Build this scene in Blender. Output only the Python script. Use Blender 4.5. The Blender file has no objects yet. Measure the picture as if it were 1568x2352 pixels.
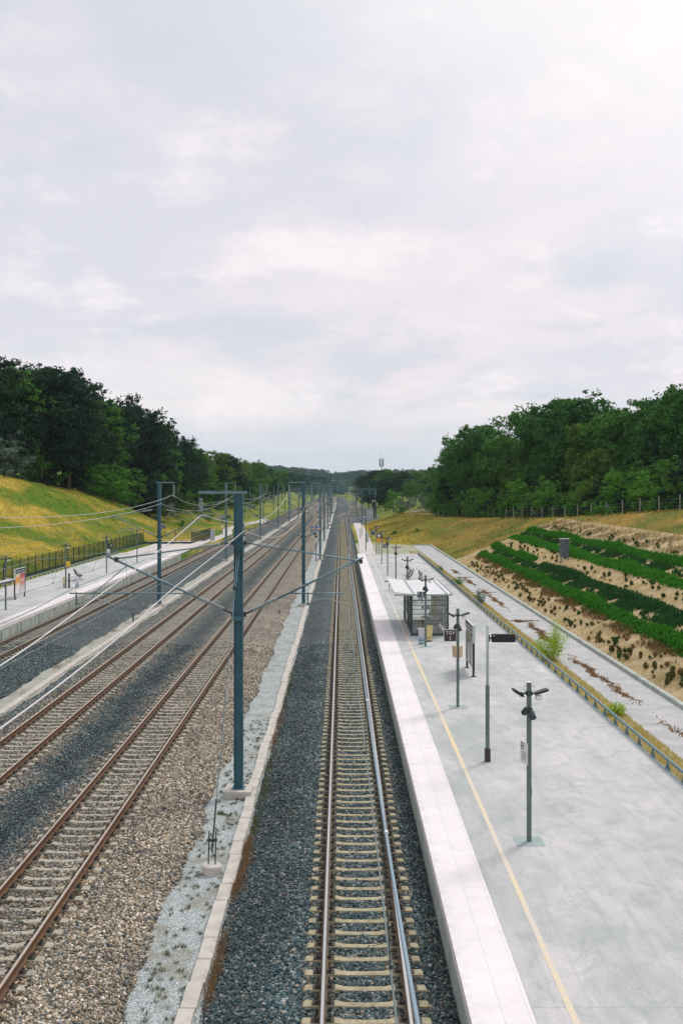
import bpy, math, random
import numpy as np
from mathutils import Vector, Matrix
R = math.radians
random.seed(7); rng = np.random.default_rng(11)
scene = bpy.context.scene
col = scene.collection
F = 2400.0; CX = 783.0; HY = 1121.0; CH = 9.0     # picture measures used only to lay out the plan in metres

# ---------------------------------------------------------------- camera
cd = bpy.data.cameras.new('camera'); cam = bpy.data.objects.new('camera', cd); col.objects.link(cam)
cam.location = (0, 0, CH); cam.rotation_euler = (R(90), 0, 0)
cd.sensor_fit = 'VERTICAL'; cd.sensor_height = 36.0; cd.lens = 36.0 * F / 2352.0
cd.shift_y = -(1176 - HY) / 2352.0; cd.shift_x = 1.0 / 2352.0
cd.clip_start = 0.1; cd.clip_end = 9000
scene.camera = cam

# ---------------------------------------------------------------- materials
class NT:
    def __init__(s, name):
        s.m = bpy.data.materials.new(name); s.m.use_nodes = True
        s.t = s.m.node_tree; s.t.nodes.clear()
        s.out = s.t.nodes.new('ShaderNodeOutputMaterial')
        s.b = s.n('ShaderNodeBsdfPrincipled'); s.l(s.b.outputs[0], s.out.inputs['Surface'])
        s.geo = s.n('ShaderNodeNewGeometry'); s.pos = s.geo.outputs['Position']
    def n(s, typ, **k):
        x = s.t.nodes.new(typ)
        for a, v in k.items(): setattr(x, a, v)
        return x
    def l(s, a, b): s.t.links.new(a, b)
    def put(s, sock, v):
        if isinstance(v, bpy.types.NodeSocket): s.l(v, sock)
        else: sock.default_value = v
    def noise(s, scale, detail=4, rough=.55, vec=None, dist=0):
        x = s.n('ShaderNodeTexNoise'); s.l(vec or s.pos, x.inputs['Vector'])
        x.inputs['Scale'].default_value = scale; x.inputs['Detail'].default_value = detail
        x.inputs['Roughness'].default_value = rough; x.inputs['Distortion'].default_value = dist
        return x.outputs['Fac']
    def vor(s, scale, feature='F1', vec=None):
        x = s.n('ShaderNodeTexVoronoi', feature=feature); s.l(vec or s.pos, x.inputs['Vector'])
        x.inputs['Scale'].default_value = scale; return x
    def scaled(s, v):
        x = s.n('ShaderNodeVectorMath', operation='MULTIPLY'); s.l(s.pos, x.inputs[0]); x.inputs[1].default_value = v
        return x.outputs[0]
    def mr(s, v, a, b, c=0, d=1):
        x = s.n('ShaderNodeMapRange'); s.put(x.inputs[0], v)
        for i, q in enumerate((a, b, c, d)): s.put(x.inputs[i+1], q)
        return x.outputs[0]
    def mix(s, f, a, b, typ='MIX'):
        x = s.n('ShaderNodeMix', data_type='RGBA', blend_type=typ)
        s.put(x.inputs[0], f); s.put(x.inputs[6], a if isinstance(a, bpy.types.NodeSocket) else (*a, 1))
        s.put(x.inputs[7], b if isinstance(b, bpy.types.NodeSocket) else (*b, 1)); return x.outputs[2]
    def math(s, op, a, b=0.0):
        x = s.n('ShaderNodeMath', operation=op); s.put(x.inputs[0], a); s.put(x.inputs[1], b); return x.outputs[0]
    def sep(s, v):
        x = s.n('ShaderNodeSeparateXYZ'); s.l(v, x.inputs[0]); return x.outputs
    def ramp(s, f, pts, interp='LINEAR'):
        x = s.n('ShaderNodeValToRGB'); s.put(x.inputs[0], f); cr = x.color_ramp; cr.interpolation = interp
        while len(cr.elements) < len(pts): cr.elements.new(.5)
        for e, (p, c) in zip(cr.elements, pts): e.position = p; e.color = (*c, 1) if len(c) == 3 else c
        return x.outputs[0]
    def bump(s, h, strength=.5, dist=.02):
        x = s.n('ShaderNodeBump'); s.l(h, x.inputs['Height']); x.inputs['Strength'].default_value = strength
        x.inputs['Distance'].default_value = dist; s.l(x.outputs[0], s.b.inputs['Normal'])
    def fin(s, c, rough=.85, metal=0.0, spec=None):
        s.put(s.b.inputs['Base Color'], c if isinstance(c, bpy.types.NodeSocket) else (*c, 1))
        s.put(s.b.inputs['Roughness'], rough); s.b.inputs['Metallic'].default_value = metal
        if spec is not None: s.b.inputs['Specular IOR Level'].default_value = spec
        return s.m

def simple(name, c, rough=.7, metal=0.0, var=.25, scale=3.0, c2=None, bump=0, bscale=40, spec=None):
    t = NT(name)
    f = t.mr(t.noise(scale, 6), .3, .7)
    d = c2 or tuple(x*(1-var) for x in c); e = c if c2 else tuple(min(1, x*(1+var*.6)) for x in c)
    o = t.mix(f, d, e)
    if bump: t.bump(t.noise(bscale, 3), bump, .01)
    return t.fin(o, rough, metal, spec)

M = {}
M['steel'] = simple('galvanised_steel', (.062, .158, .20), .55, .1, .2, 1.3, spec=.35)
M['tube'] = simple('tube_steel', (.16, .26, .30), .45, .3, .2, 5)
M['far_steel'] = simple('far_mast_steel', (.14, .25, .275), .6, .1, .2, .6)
M['insul'] = simple('grey_insulator', (.30, .36, .37), .35, 0, .2, 8)
M['wire'] = simple('wire_aluminium', (.62, .62, .62), .4, .2, .1, 2)
M['cable_blue'] = simple('sheathed_cable', (.21, .32, .40), .4, 0, .06, 2)
M['wire_dark'] = simple('wire_copper_dark', (.15, .21, .22), .5, .2, .1, 2)
M['dark_metal'] = simple('dark_painted_metal', (.028, .05, .055), .5, 0, .2, 5)
M['pole'] = simple('lamp_pole_paint', (.12, .165, .165), .5, 0, .12, 3)
M['pole_light'] = simple('pale_pole_paint', (.42, .50, .48), .45, 0, .08, 3)
M['brown'] = simple('dark_brown_metal', (.05, .03, .03), .5, 0, .2, 5)
M['black'] = simple('black_plastic', (.008, .01, .011), .3, 0, .1, 5)
M['white'] = simple('white_paint', (.78, .76, .78), .5, 0, .05, 3)
M['wood'] = simple('sign_wood', (.55, .42, .28), .7, 0, .2, 9)
M['weathered'] = simple('weathered_grey_wood', (.17, .20, .21), .85, 0, .5, 3.5, c2=(.07, .10, .11))
M['conc'] = simple('pale_concrete', (.52, .50, .45), .9, 0, .2, 2.2, bump=.3)
M['conc_wall'] = simple('platform_wall_concrete', (.40, .45, .40), .9, 0, .3, 1.6, bump=.3)
M['cabinet'] = simple('cabinet_grey', (.46, .52, .53), .6, 0, .06, 3)
M['shelter'] = simple('shelter_dark_green', (.035, .06, .06), .45, 0, .15, 4)
M['fence'] = simple('dark_green_fence', (.012, .035, .03), .5, 0, .15, 4)
M['blue'] = simple('sign_blue', (.02, .17, .42), .4, 0, .05, 4)
M['orange'] = simple('sign_orange', (.80, .32, .02), .4, 0, .05, 4)
M['yellow'] = simple('sign_yellow', (.80, .52, .04), .5, 0, .05, 4)
M['bin_yellow'] = simple('bin_bag_yellow', (.72, .62, .28), .5, 0, .1, 12, bump=.5)
M['sign_brown'] = simple('sign_dark_brown', (.045, .035, .035), .4, 0, .05, 4)
M['sign_teal'] = simple('sign_dark_teal', (.012, .045, .055), .4, 0, .05, 4)
M['roof'] = simple('shelter_roof_white', (.80, .80, .82), .6, 0, .08, 1.2)
M['roof_seam'] = simple('roof_seam_grey', (.33, .38, .40), .5, 0, .1, 3)
M['bark'] = simple('bark', (.10, .085, .065), .9, 0, .4, 6, bump=.5)
M['pale_bark'] = simple('pale_bark', (.26, .25, .21), .9, 0, .3, 6)
M['clip'] = simple('rail_clip_dark', (.045, .04, .032), .7, 0, .3, 12)

def m_glass():
    t = NT('pane_glass'); t.t.nodes.remove(t.b)
    a = t.n('ShaderNodeBsdfTransparent'); a.inputs[0].default_value = (.95, .975, .965, 1)
    g = t.n('ShaderNodeBsdfGlossy'); g.inputs['Roughness'].default_value = .05
    fr = t.n('ShaderNodeFresnel'); fr.inputs[0].default_value = 1.5
    f = t.mr(fr.outputs[0], 0, 1, .06, 1)
    x = t.n('ShaderNodeMixShader'); t.l(f, x.inputs[0]); t.l(a.outputs[0], x.inputs[1]); t.l(g.outputs[0], x.inputs[2])
    t.l(x.outputs[0], t.out.inputs['Surface']); return t.m
M['glass'] = m_glass()
def m_bag():
    t = NT('clear_bin_bag'); t.b.inputs['Alpha'].default_value = .55
    c = t.mix(t.mr(t.sep(t.pos)[2], .9, 1.0), (.35, .55, .72), (.75, .75, .82)); t.bump(t.noise(25, 3), .8, .03)
    return t.fin(c, .25)
M['bag'] = m_bag()

def m_ballast(stone=False):
    t = NT('loose_stone' if stone else 'ballast_stones')
    x = t.sep(t.pos)[0]
    wob = t.math('MULTIPLY', t.math('SUBTRACT', t.noise(.5, 3), .5), 1.6)
    xx = t.math('ADD', x, wob)
    f = t.mr(xx, -24, 6)
    def P(X): return (X + 24) / 30
    tan = t.ramp(f, [(P(-22), (.03,)*3), (P(-16), (.05,)*3), (P(-13.6), (.20,)*3), (P(-12.3), (.50,)*3), (P(-10.3), (.52,)*3), (P(-9.4), (.05,)*3), (P(-8.8), (.05,)*3),
                     (P(-8.0), (.46,)*3), (P(-6.4), (.60,)*3), (P(-5.2), (.80,)*3), (P(-4.1), (.76,)*3), (P(-3.2), (.12,)*3), (P(-2), (.03,)*3), (P(2), (.14,)*3)])
    bri = t.ramp(f, [(P(-22), (.40,)*3), (P(-16), (.44,)*3), (P(-13.6), (.62,)*3), (P(-12.3), (.66,)*3), (P(-10.2), (.62,)*3), (P(-9.1), (.27,)*3),
                     (P(-8.2), (.55,)*3), (P(-6.4), (.72,)*3), (P(-5.2), (.84,)*3), (P(-4.1), (.80,)*3), (P(-2.6), (.42,)*3), (P(-1.7), (.34,)*3), (P(-1), (.50,)*3), (P(2), (.46,)*3)])
    jit = t.n('ShaderNodeVectorMath', operation='MULTIPLY_ADD')
    nz = t.n('ShaderNodeTexNoise'); t.l(t.pos, nz.inputs['Vector']); nz.inputs['Scale'].default_value = 22
    t.l(nz.outputs['Color'], jit.inputs[0]); jit.inputs[1].default_value = (.035,)*3; t.l(t.pos, jit.inputs[2])
    v = t.vor(15, 'F1', jit.outputs[0]); ve = t.vor(15, 'DISTANCE_TO_EDGE', jit.outputs[0])
    rc = t.sep(v.outputs['Color'])
    if stone:
        wn = t.n('ShaderNodeTexWhiteNoise', noise_dimensions='1D'); t.l(t.math('MULTIPLY', t.geo.outputs['Random Per Island'], 977.0), wn.inputs['W']); rc = t.sep(wn.outputs['Color'])
    istan = t.math('LESS_THAN', rc[0], tan)
    grey = t.ramp(rc[1], [(0, (.025, .07, .09)), (.35, (.075, .155, .18)), (.7, (.17, .26, .27)), (.92, (.40, .48, .46)), (1, (.70, .74, .70))])
    tanc = t.ramp(rc[1], [(0, (.10, .085, .055)), (.4, (.31, .255, .18)), (.8, (.54, .465, .35)), (1, (.84, .77, .66))])
    neu = t.ramp(rc[1], [(0, (.05, .06, .055)), (.4, (.16, .17, .15)), (.75, (.34, .33, .30)), (1, (.62, .60, .55))])
    grey = t.mix(t.math('MULTIPLY', t.mr(tan, .15, .5), .72), grey, neu)
    c = t.mix(istan, grey, tanc)
    gap = t.mr(ve.outputs['Distance'], .0, .16)
    if not stone: c = t.mix(gap, (.006, .010, .011), c)  # shade in the gaps between stones, painted into the colour
    rd = None
    for xc in (.43, -6.9, -11.37, -19.1):
        dd = t.math('ABSOLUTE', t.math('SUBTRACT', t.math('ABSOLUTE', t.math('SUBTRACT', x, xc)), .7535)); rd = dd if rd is None else t.math('MINIMUM', rd, dd)
    stain = t.math('MULTIPLY', t.mr(rd, .10, .48, 1, 0), t.mr(t.noise(1.1, 5, .7), .3, .7, .35, 1))
    c = t.mix(stain, c, t.mix(1, c, (.78, .60, .38), 'MULTIPLY'))
    fine = t.mr(t.noise(90, 2), .3, .7, .8, 1.15)
    cc = t.n('ShaderNodeCombineXYZ'); 
    for i in range(3): t.l(fine, cc.inputs[i])
    c = t.mix(1, c, cc.outputs[0], 'MULTIPLY')
    b2 = t.mix(1, bri, t.ramp(t.noise(.35, 4), [(.3, (.8,)*3), (.7, (1.2,)*3)]), 'MULTIPLY')
    sc = t.n('ShaderNodeVectorMath', operation='SCALE'); t.l(b2, sc.inputs[0]); sc.inputs['Scale'].default_value = 1.24
    c = t.mix(1, c, sc.outputs[0], 'MULTIPLY')
    hgt = t.math('SUBTRACT', t.math('MULTIPLY', rc[2], .6), v.outputs['Distance'])
    t.bump(t.noise(45, 3) if stone else hgt, .5 if stone else .9, .01 if stone else .05)
    return t.fin(c, .9)
M['ballast'] = m_ballast(); M['stone'] = m_ballast(True)

def m_fine():
    t = NT('fine_gravel')
    v = t.vor(45); g = t.sep(v.outputs['Color'])
    c = t.ramp(g[0], [(0, (.13, .18, .19)), (.5, (.33, .385, .39)), (1, (.62, .65, .64))])
    p = t.mr(t.noise(1.4, 6, .7), .48, .64)
    c = t.mix(t.math('MULTIPLY', p, .7), c, (.20, .19, .12))
    t.bump(v.outputs['Distance'], .5, .02)
    return t.fin(c, .95)
M['fine'] = m_fine()
M['dusty'] = simple('dusty_gravel', (.40, .41, .37), .95, 0, .35, 1.1, c2=(.27, .28, .22), bump=.6, bscale=30)

def m_platform():
    t = NT('platform_asphalt')
    a = t.mr(t.noise(.40, 8, .68, t.scaled((1, .55, 1))), .36, .64)
    b = t.mr(t.noise(1.3, 7, .7, t.scaled((1, .6, 1)), .8), .46, .66)
    sp = t.noise(42, 4, .75)
    c = t.mix(a, (.42, .455, .445), (.62, .61, .615))
    c = t.mix(t.math('MULTIPLY', b, .62), c, (.32, .385, .375))
    dk = t.mr(t.noise(.8, 8, .7, t.scaled((1, .7, 1)), 1.0), .62, .80)
    c = t.mix(t.math('MULTIPLY', dk, .7), c, (.19, .245, .25))
    ty = t.mr(t.noise(1.0, 7, .7, t.scaled((2.6, .16, 1))), .50, .68); c = t.mix(t.math('MULTIPLY', ty, .38), c, (.30, .34, .33))
    y = t.sep(t.pos)[1]
    band = t.math('PINGPONG', t.math('ADD', y, 3.0), 10.0)
    ln = t.mr(t.math('ADD', band, t.math('MULTIPLY', t.noise(3, 3), .02)), .005, .04, 1, 0)
    lx = t.mr(t.math('ABSOLUTE', t.math('SUBTRACT', t.sep(t.pos)[0], t.math('ADD', 6.55, t.math('MULTIPLY', t.noise(.6, 3), .12)))), .0, .03, .7, 0); ln = t.math('MAXIMUM', ln, t.math('MULTIPLY', lx, t.mr(t.noise(.3, 3), .45, .6)))
    c = t.mix(t.math('MULTIPLY', ln, .45), c, (.22, .30, .30))
    spx = t.ramp(sp, [(.32, (.72,)*3), (.68, (1.18,)*3)])
    c = t.mix(1, c, spx, 'MULTIPLY')
    t.bump(sp, .35, .008)
    return t.fin(c, .88)
M['asphalt'] = m_platform()

def m_edge():
    t = NT('white_platform_edge')
    s = t.sep(t.pos)
    fx = t.math('ABSOLUTE', s[0])
    # cross joints every 1.5 m
    j = t.mr(t.math('PINGPONG', s[1], .75), 0, .012, 1, 0)
    l1 = t.mr(t.math('ABSOLUTE', t.math('SUBTRACT', s[0], 2.59)), .004, .010, 1, 0)
    l2 = t.mr(t.math('ABSOLUTE', t.math('SUBTRACT', s[0], 3.02)), .004, .010, 1, 0)
    jj = t.math('MINIMUM', t.math('ADD', t.math('ADD', j, l1), l2), 1.0)
    c = t.mix(t.mr(t.noise(.8, 8, .7), .3, .7), (.70, .68, .69), (.85, .81, .83))
    inband = t.math('MULTIPLY', t.math('GREATER_THAN', s[0], 2.60), t.math('LESS_THAN', s[0], 3.01))
    dx = t.math('PINGPONG', t.math('ADD', s[0], 0.0), .02); dy = t.math('PINGPONG', s[1], .04)
    dot = t.math('LESS_THAN', t.math('ADD', dx, t.math('MULTIPLY', dy, .6)), .012)
    c = t.mix(t.math('MULTIPLY', t.math('MULTIPLY', inband, dot), .35), c, (.62, .57, .56))
    c = t.mix(t.math('MULTIPLY', jj, .45), c, (.35, .40, .40))
    st = t.mr(t.noise(2.2, 7, .7), .55, .8)
    c = t.mix(t.math('MULTIPLY', st, .40), c, (.46, .48, .46))
    gr = t.math('MULTIPLY', t.mr(s[0], 2.08, 2.30, 1, 0), t.mr(t.noise(3.5, 6, .75), .42, .62)); c = t.mix(t.math('MULTIPLY', gr, .45), c, (.42, .43, .40))
    return t.fin(c, .8)
M['edge'] = m_edge()

def m_yellow():
    t = NT('worn_yellow_line')
    w = t.mr(t.noise(9, 7, .7), .38, .58); w2 = t.mr(t.noise(.16, 2), .42, .58, .55, 0)
    w = t.math('MAXIMUM', w, 0.0); w2 = t.math('MAXIMUM', w2, t.mr(t.sep(t.pos)[1], 62, 72, 0, .82))
    c = t.mix(t.math('MINIMUM', t.math('ADD', t.math('MULTIPLY', w, .60), w2), 1.0), (.80, .62, .30), (.60, .57, .52))
    return t.fin(c, .8)
M['yline'] = m_yellow()

def m_path():
    t = NT('old_concrete_path')
    c = t.mix(t.mr(t.noise(.9, 7, .65), .3, .7), (.33, .37, .37), (.53, .515, .52))
    s = t.sep(t.pos)
    j = t.mr(t.math('PINGPONG', s[1], 2.5), 0, .03, 1, 0)
    c = t.mix(t.math('MULTIPLY', j, .7), c, (.22, .24, .22))
    st = t.mr(t.noise(.5, 8, .75, t.scaled((1.6, .25, 1))), .56, .66)
    c = t.mix(t.math('MULTIPLY', st, .5), c, (.33, .37, .36))
    cr = t.vor(.55, 'DISTANCE_TO_EDGE'); k = t.mr(cr.outputs['Distance'], 0, .012, 1, 0)
    c = t.mix(t.math('MULTIPLY', k, .5), c, (.2, .22, .2))
    t.bump(t.noise(30, 4), .3, .01)
    return t.fin(c, .9)
M['path'] = m_path()

def m_grass():
    t = NT('dry_grass_ground')
    s = t.sep(t.pos)
    v = t.scaled((.9, .45, 2.4))
    a = t.mr(t.noise(.075, 5, .6, v, .6), .44, .60)
    b = t.mr(t.noise(.7, 6, .7), .35, .68)
    c = t.mix(b, (.40, .31, .045), (.66, .48, .085))
    g = t.mix(b, (.050, .15, .014), (.19, .28, .025))
    c = t.mix(a, g, c)
    # right slope is browner; far field greener
    rt = t.mr(s[0], 6, 18)
    br = t.mix(b, (.26, .17, .05), (.52, .34, .11)); br = t.mix(t.mr(t.noise(.12, 5), .40, .56, 0, 1), (.13, .19, .04), br)
    c = t.mix(t.math('MULTIPLY', rt, .85), c, br)
    far = t.mr(s[1], 175, 330)
    g2 = t.mix(t.noise(.05, 5), (.07, .17, .03), (.24, .29, .06))
    c = t.mix(t.math('MULTIPLY', far, .75), c, g2)
    fine = t.ramp(t.noise(5, 6, .8, t.scaled((1, 1, .4))), [(.3, (.62,)*3), (.7, (1.3,)*3)])
    c = t.mix(1, c, fine, 'MULTIPLY')
    t.bump(t.noise(3.5, 8, .75), .9, .35)
    return t.fin(c, 1.0, spec=.1)
M['grass'] = m_grass()
M['verge'] = simple('dry_verge_soil', (.36, .30, .13), 1, 0, .45, 1.2, c2=(.22, .21, .09), bump=.6, bscale=12)

def m_sand():
    t = NT('sandy_soil')
    c = t.mix(t.mr(t.noise(.8, 8, .7), .35, .65), (.33, .255, .13), (.56, .45, .27))
    d = t.mr(t.noise(.5, 6, .7, t.scaled((1, .4, 1))), .54, .72)
    c = t.mix(t.math('MULTIPLY', d, .8), c, (.24, .20, .09))
    fine = t.ramp(t.noise(9, 6, .8), [(.3, (.7,)*3), (.7, (1.25,)*3)])
    c = t.mix(1, c, fine, 'MULTIPLY'); t.bump(t.noise(6, 6, .7), .7, .1)
    return t.fin(c, 1.0, spec=.1)
M['sand'] = m_sand()
M['pale_track'] = simple('pale_gravel_track', (.60, .57, .55), .95, 0, .3, 1.2, bump=.5, bscale=8)
M['seedbed'] = simple('gravelly_waste_ground', (.45, .43, .37), .95, 0, .45, .9, c2=(.22, .25, .12), bump=.5, bscale=8)

def m_rail(name, side, top, rough):
    t = NT(name); nz = t.noise(7, 5, .7)
    nrm = t.sep(t.geo.outputs['Normal'])[2]
    c = t.mix(t.mr(nz, .3, .7), tuple(x*.7 for x in side), tuple(x*1.25 for x in side))
    return t.fin(c, .8)
M['rust'] = m_rail('rusty_rail_side', (.125, .062, .028), 0, 0)
M['rust_dull'] = m_rail('dull_rail_side', (.12, .085, .05), 0, 0)
M['rail_shiny'] = simple('polished_rail_top', (.56, .58, .58), .22, .75, .08, 3)
M['rail_top'] = simple('worn_rail_top', (.46, .41, .36), .5, .2, .2, 6)
def m_sleeper(name, a, b):
    t = NT(name)
    c = t.mix(t.mr(t.noise(6, 6, .7), .3, .7), a, b)
    c = t.mix(t.math('MULTIPLY', t.mr(t.noise(1.3, 5), .5, .7), .5), c, tuple(x*.5 for x in a))
    t.bump(t.noise(60, 3), .3, .006); return t.fin(c, .9)
M['sleeper'] = m_sleeper('sleeper_concrete_stained', (.25, .225, .14), (.49, .445, .30))
M['sleeper_grey'] = m_sleeper('sleeper_concrete_dusty', (.30, .29, .23), (.48, .46, .38))

def m_leaf(name, a, b, tr=.25, sunny=None):
    t = NT(name)
    oi = t.n('ShaderNodeObjectInfo')
    r = t.geo.outputs['Random Per Island']
    f = t.math('ADD', t.math('MULTIPLY', r, .6), t.math('MULTIPLY', oi.outputs['Random'], .4))
    c = t.mix(f, a, b)
    t.l(c, t.b.inputs['Base Color']); t.b.inputs['Roughness'].default_value = .75; t.b.inputs['Specular IOR Level'].default_value = .15
    tl = t.n('ShaderNodeBsdfTranslucent'); t.l(c, tl.inputs[0])
    x = t.n('ShaderNodeMixShader'); x.inputs[0].default_value = tr
    t.l(t.b.outputs[0], x.inputs[1]); t.l(tl.outputs[0], x.inputs[2]); t.l(x.outputs[0], t.out.inputs['Surface'])
    return t.m
M['leaf_dark'] = m_leaf('leaf_dark_teal', (.009, .036, .020), (.026, .074, .034))
M['leaf_mid'] = m_leaf('leaf_mid_green', (.030, .12, .022), (.115, .28, .042))
M['leaf_right'] = m_leaf('leaf_oak', (.018, .090, .022), (.070, .205, .038))
M['leaf_olive'] = m_leaf('leaf_olive', (.052, .13, .020), (.15, .25, .038))
M['leaf_bright'] = m_leaf('leaf_bright', (.06, .20, .020), (.13, .34, .04))
M['leaf_lime'] = m_leaf('leaf_lime', (.27, .44, .03), (.50, .66, .09))
M['leaf_pale'] = m_leaf('leaf_pale_willow', (.10, .17, .13), (.20, .28, .21))
M['leaf_teal'] = m_leaf('leaf_far_teal', (.010, .055, .042), (.026, .095, .065))
M['blade_gold'] = m_leaf('blade_gold', (.34, .26, .05), (.68, .52, .12))
M['blade_green'] = m_leaf('blade_green', (.07, .16, .015), (.19, .30, .03))
M['blade_brown'] = m_leaf('blade_brown', (.16, .09, .045), (.36, .22, .10))
M['hedge_bright'] = m_leaf('hedge_bright', (.022, .135, .012), (.075, .30, .024), .35)
M['hedge_dark'] = m_leaf('hedge_dark', (.014, .070, .020), (.045, .145, .036))
M['shrub_olive'] = m_leaf('shrub_olive', (.065, .075, .018), (.15, .15, .035))

# ---------------------------------------------------------------- mesh helper
class MB:
    def __init__(s): s.v = []; s.f = []; s.mi = []
    def quad(s, a, b, c, d, mi=0):
        n = len(s.v); s.v += [a, b, c, d]; s.f.append((n, n+1, n+2, n+3)); s.mi.append(mi); return s
    def box(s, x0, x1, y0, y1, z0, z1, mi=0):
        n = len(s.v)
        s.v += [(x0,y0,z0),(x1,y0,z0),(x1,y1,z0),(x0,y1,z0),(x0,y0,z1),(x1,y0,z1),(x1,y1,z1),(x0,y1,z1)]
        for q in ((0,3,2,1),(4,5,6,7),(0,1,5,4),(1,2,6,5),(2,3,7,6),(3,0,4,7)):
            s.f.append(tuple(n+i for i in q)); s.mi.append(mi)
        return s
    def obox(s, c, ax, ay, az, mi=0):   # centre and three half-axis vectors
        c, ax, ay, az = map(Vector, (c, ax, ay, az)); n = len(s.v)
        for sz in (-1, 1):
            for sx, sy in ((-1,-1),(1,-1),(1,1),(-1,1)): s.v.append(tuple(c+ax*sx+ay*sy+az*sz))
        for q in ((0,3,2,1),(4,5,6,7),(0,1,5,4),(1,2,6,5),(2,3,7,6),(3,0,4,7)):
            s.f.append(tuple(n+i for i in q)); s.mi.append(mi)
        return s
    def tube(s, pts, r, k=8, mi=0, cap=True):
        pts = [Vector(p) for p in pts]; n0 = len(s.v); rr = r if isinstance(r, (list, tuple)) else [r]*len(pts)
        for i, p in enumerate(pts):
            d = (pts[min(i+1, len(pts)-1)] - pts[max(i-1, 0)]).normalized()
            u = d.cross(Vector((0,0,1)))
            if u.length < .05: u = d.cross(Vector((1,0,0)))
            u.normalize(); w = u.cross(d)
            for j in range(k):
                a = 2*math.pi*j/k; s.v.append(tuple(p + u*math.cos(a)*rr[i] + w*math.sin(a)*rr[i]))
        for i in range(len(pts)-1):
            for j in range(k):
                a = n0+i*k+j; b = n0+i*k+(j+1)%k
                s.f.append((a, b, b+k, a+k)); s.mi.append(mi)
        if cap:
            s.f.append(tuple(n0+j for j in reversed(range(k)))); s.mi.append(mi)
            e = n0+(len(pts)-1)*k; s.f.append(tuple(e+j for j in range(k))); s.mi.append(mi)
        return s
    def lathe(s, p0, p1, prof, k=10, mi=0):   # prof: (t along, radius)
        p0, p1 = Vector(p0), Vector(p1)
        n0 = len(s.v); d = (p1-p0).normalized(); u = d.cross(Vector((0,0,1)))
        if u.length < .05: u = Vector((1,0,0))
        u.normalize(); w = u.cross(d)
        for t, r in prof:
            p = p0.lerp(p1, t)
            for j in range(k):
                a = 2*math.pi*j/k; s.v.append(tuple(p+u*math.cos(a)*r+w*math.sin(a)*r))
        for i in range(len(prof)-1):
            for j in range(k):
                a = n0+i*k+j; b = n0+i*k+(j+1)%k
                s.f.append((a,b,b+k,a+k)); s.mi.append(mi)
        s.f.append(tuple(n0+j for j in reversed(range(k)))); s.mi.append(mi)
        e = n0+(len(prof)-1)*k; s.f.append(tuple(e+j for j in range(k))); s.mi.append(mi)
        return s
    def build(s, name, mats, parent=None, smooth=False, bevel=0):
        me = bpy.data.meshes.new(name); me.from_pydata(s.v, [], s.f)
        mats = mats if isinstance(mats, (list, tuple)) else [mats]
        for m in mats: me.materials.append(M[m] if isinstance(m, str) else m)
        me.polygons.foreach_set('material_index', s.mi)
        if smooth: me.polygons.foreach_set('use_smooth', [True]*len(s.f))
        me.update()
        o = bpy.data.objects.new(name, me); col.objects.link(o)
        if parent: o.parent = parent
        if bevel:
            b = o.modifiers.new('bevel', 'BEVEL'); b.width = bevel; b.segments = 2; b.limit_method = 'ANGLE'
        return o

def tag(o, label=None, cat=None, group=None, kind=None):
    if label: o['label'] = label
    if cat: o['category'] = cat
    if group: o['group'] = group
    if kind: o['kind'] = kind
    return o
def thing(name, label, cat, loc=(0,0,0), rz=0, group=None):
    o = bpy.data.objects.new(name, None); col.objects.link(o); o.empty_display_size = .3
    o.location = loc; o.rotation_euler = (0, 0, rz); return tag(o, label, cat, group)
def kids(o): return [c for c in bpy.data.objects if c.parent == o]
def copy_tree(o, loc=None, rz=None, label=None, group=None, parent=None):
    tree = KID.get(o.name)
    if tree is None: tree = KID[o.name] = kids(o)
    c = o.copy(); col.objects.link(c)
    if parent: c.parent = parent
    for ch in tree: copy_tree(ch, parent=c)
    if loc is not None: c.location = loc
    if rz is not None: c.rotation_euler = (0, 0, rz)
    tag(c, label, None, group); return c
KID = {}
def struct(o): o['kind'] = 'structure'; return o
def grid_sheet(name, xs, ys, zf, mat, parent=None, smooth=True):
    X, Y = np.meshgrid(xs, ys); Z = zf(X, Y)
    v = np.stack([X, Y, Z], -1).reshape(-1, 3); nx = len(xs); ny = len(ys)
    i = np.arange((ny-1)*(nx-1)); r = i//(nx-1); c = i % (nx-1); a = r*nx+c
    f = np.stack([a, a+1, a+nx+1, a+nx], -1)
    return np_mesh(name, v, f, mat, parent, smooth)
def np_mesh(name, v, f, mat, parent=None, smooth=False, mi=None):
    me = bpy.data.meshes.new(name); me.vertices.add(len(v)); me.vertices.foreach_set('co', np.asarray(v, np.float32).ravel())
    k = f.shape[1]; me.loops.add(f.size); me.loops.foreach_set('vertex_index', f.ravel().astype(np.int32))
    me.polygons.add(len(f)); me.polygons.foreach_set('loop_start', np.arange(len(f), dtype=np.int32)*k)
    me.polygons.foreach_set('loop_total', np.full(len(f), k, np.int32))
    mats = mat if isinstance(mat, (list, tuple)) else [mat]
    for m in mats: me.materials.append(M[m])
    if mi is not None: me.polygons.foreach_set('material_index', np.asarray(mi, np.int32))
    if smooth: me.polygons.foreach_set('use_smooth', np.ones(len(f), bool))
    me.update(calc_edges=True)
    o = bpy.data.objects.new(name, me); col.objects.link(o)
    if parent: o.parent = parent
    return o
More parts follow.
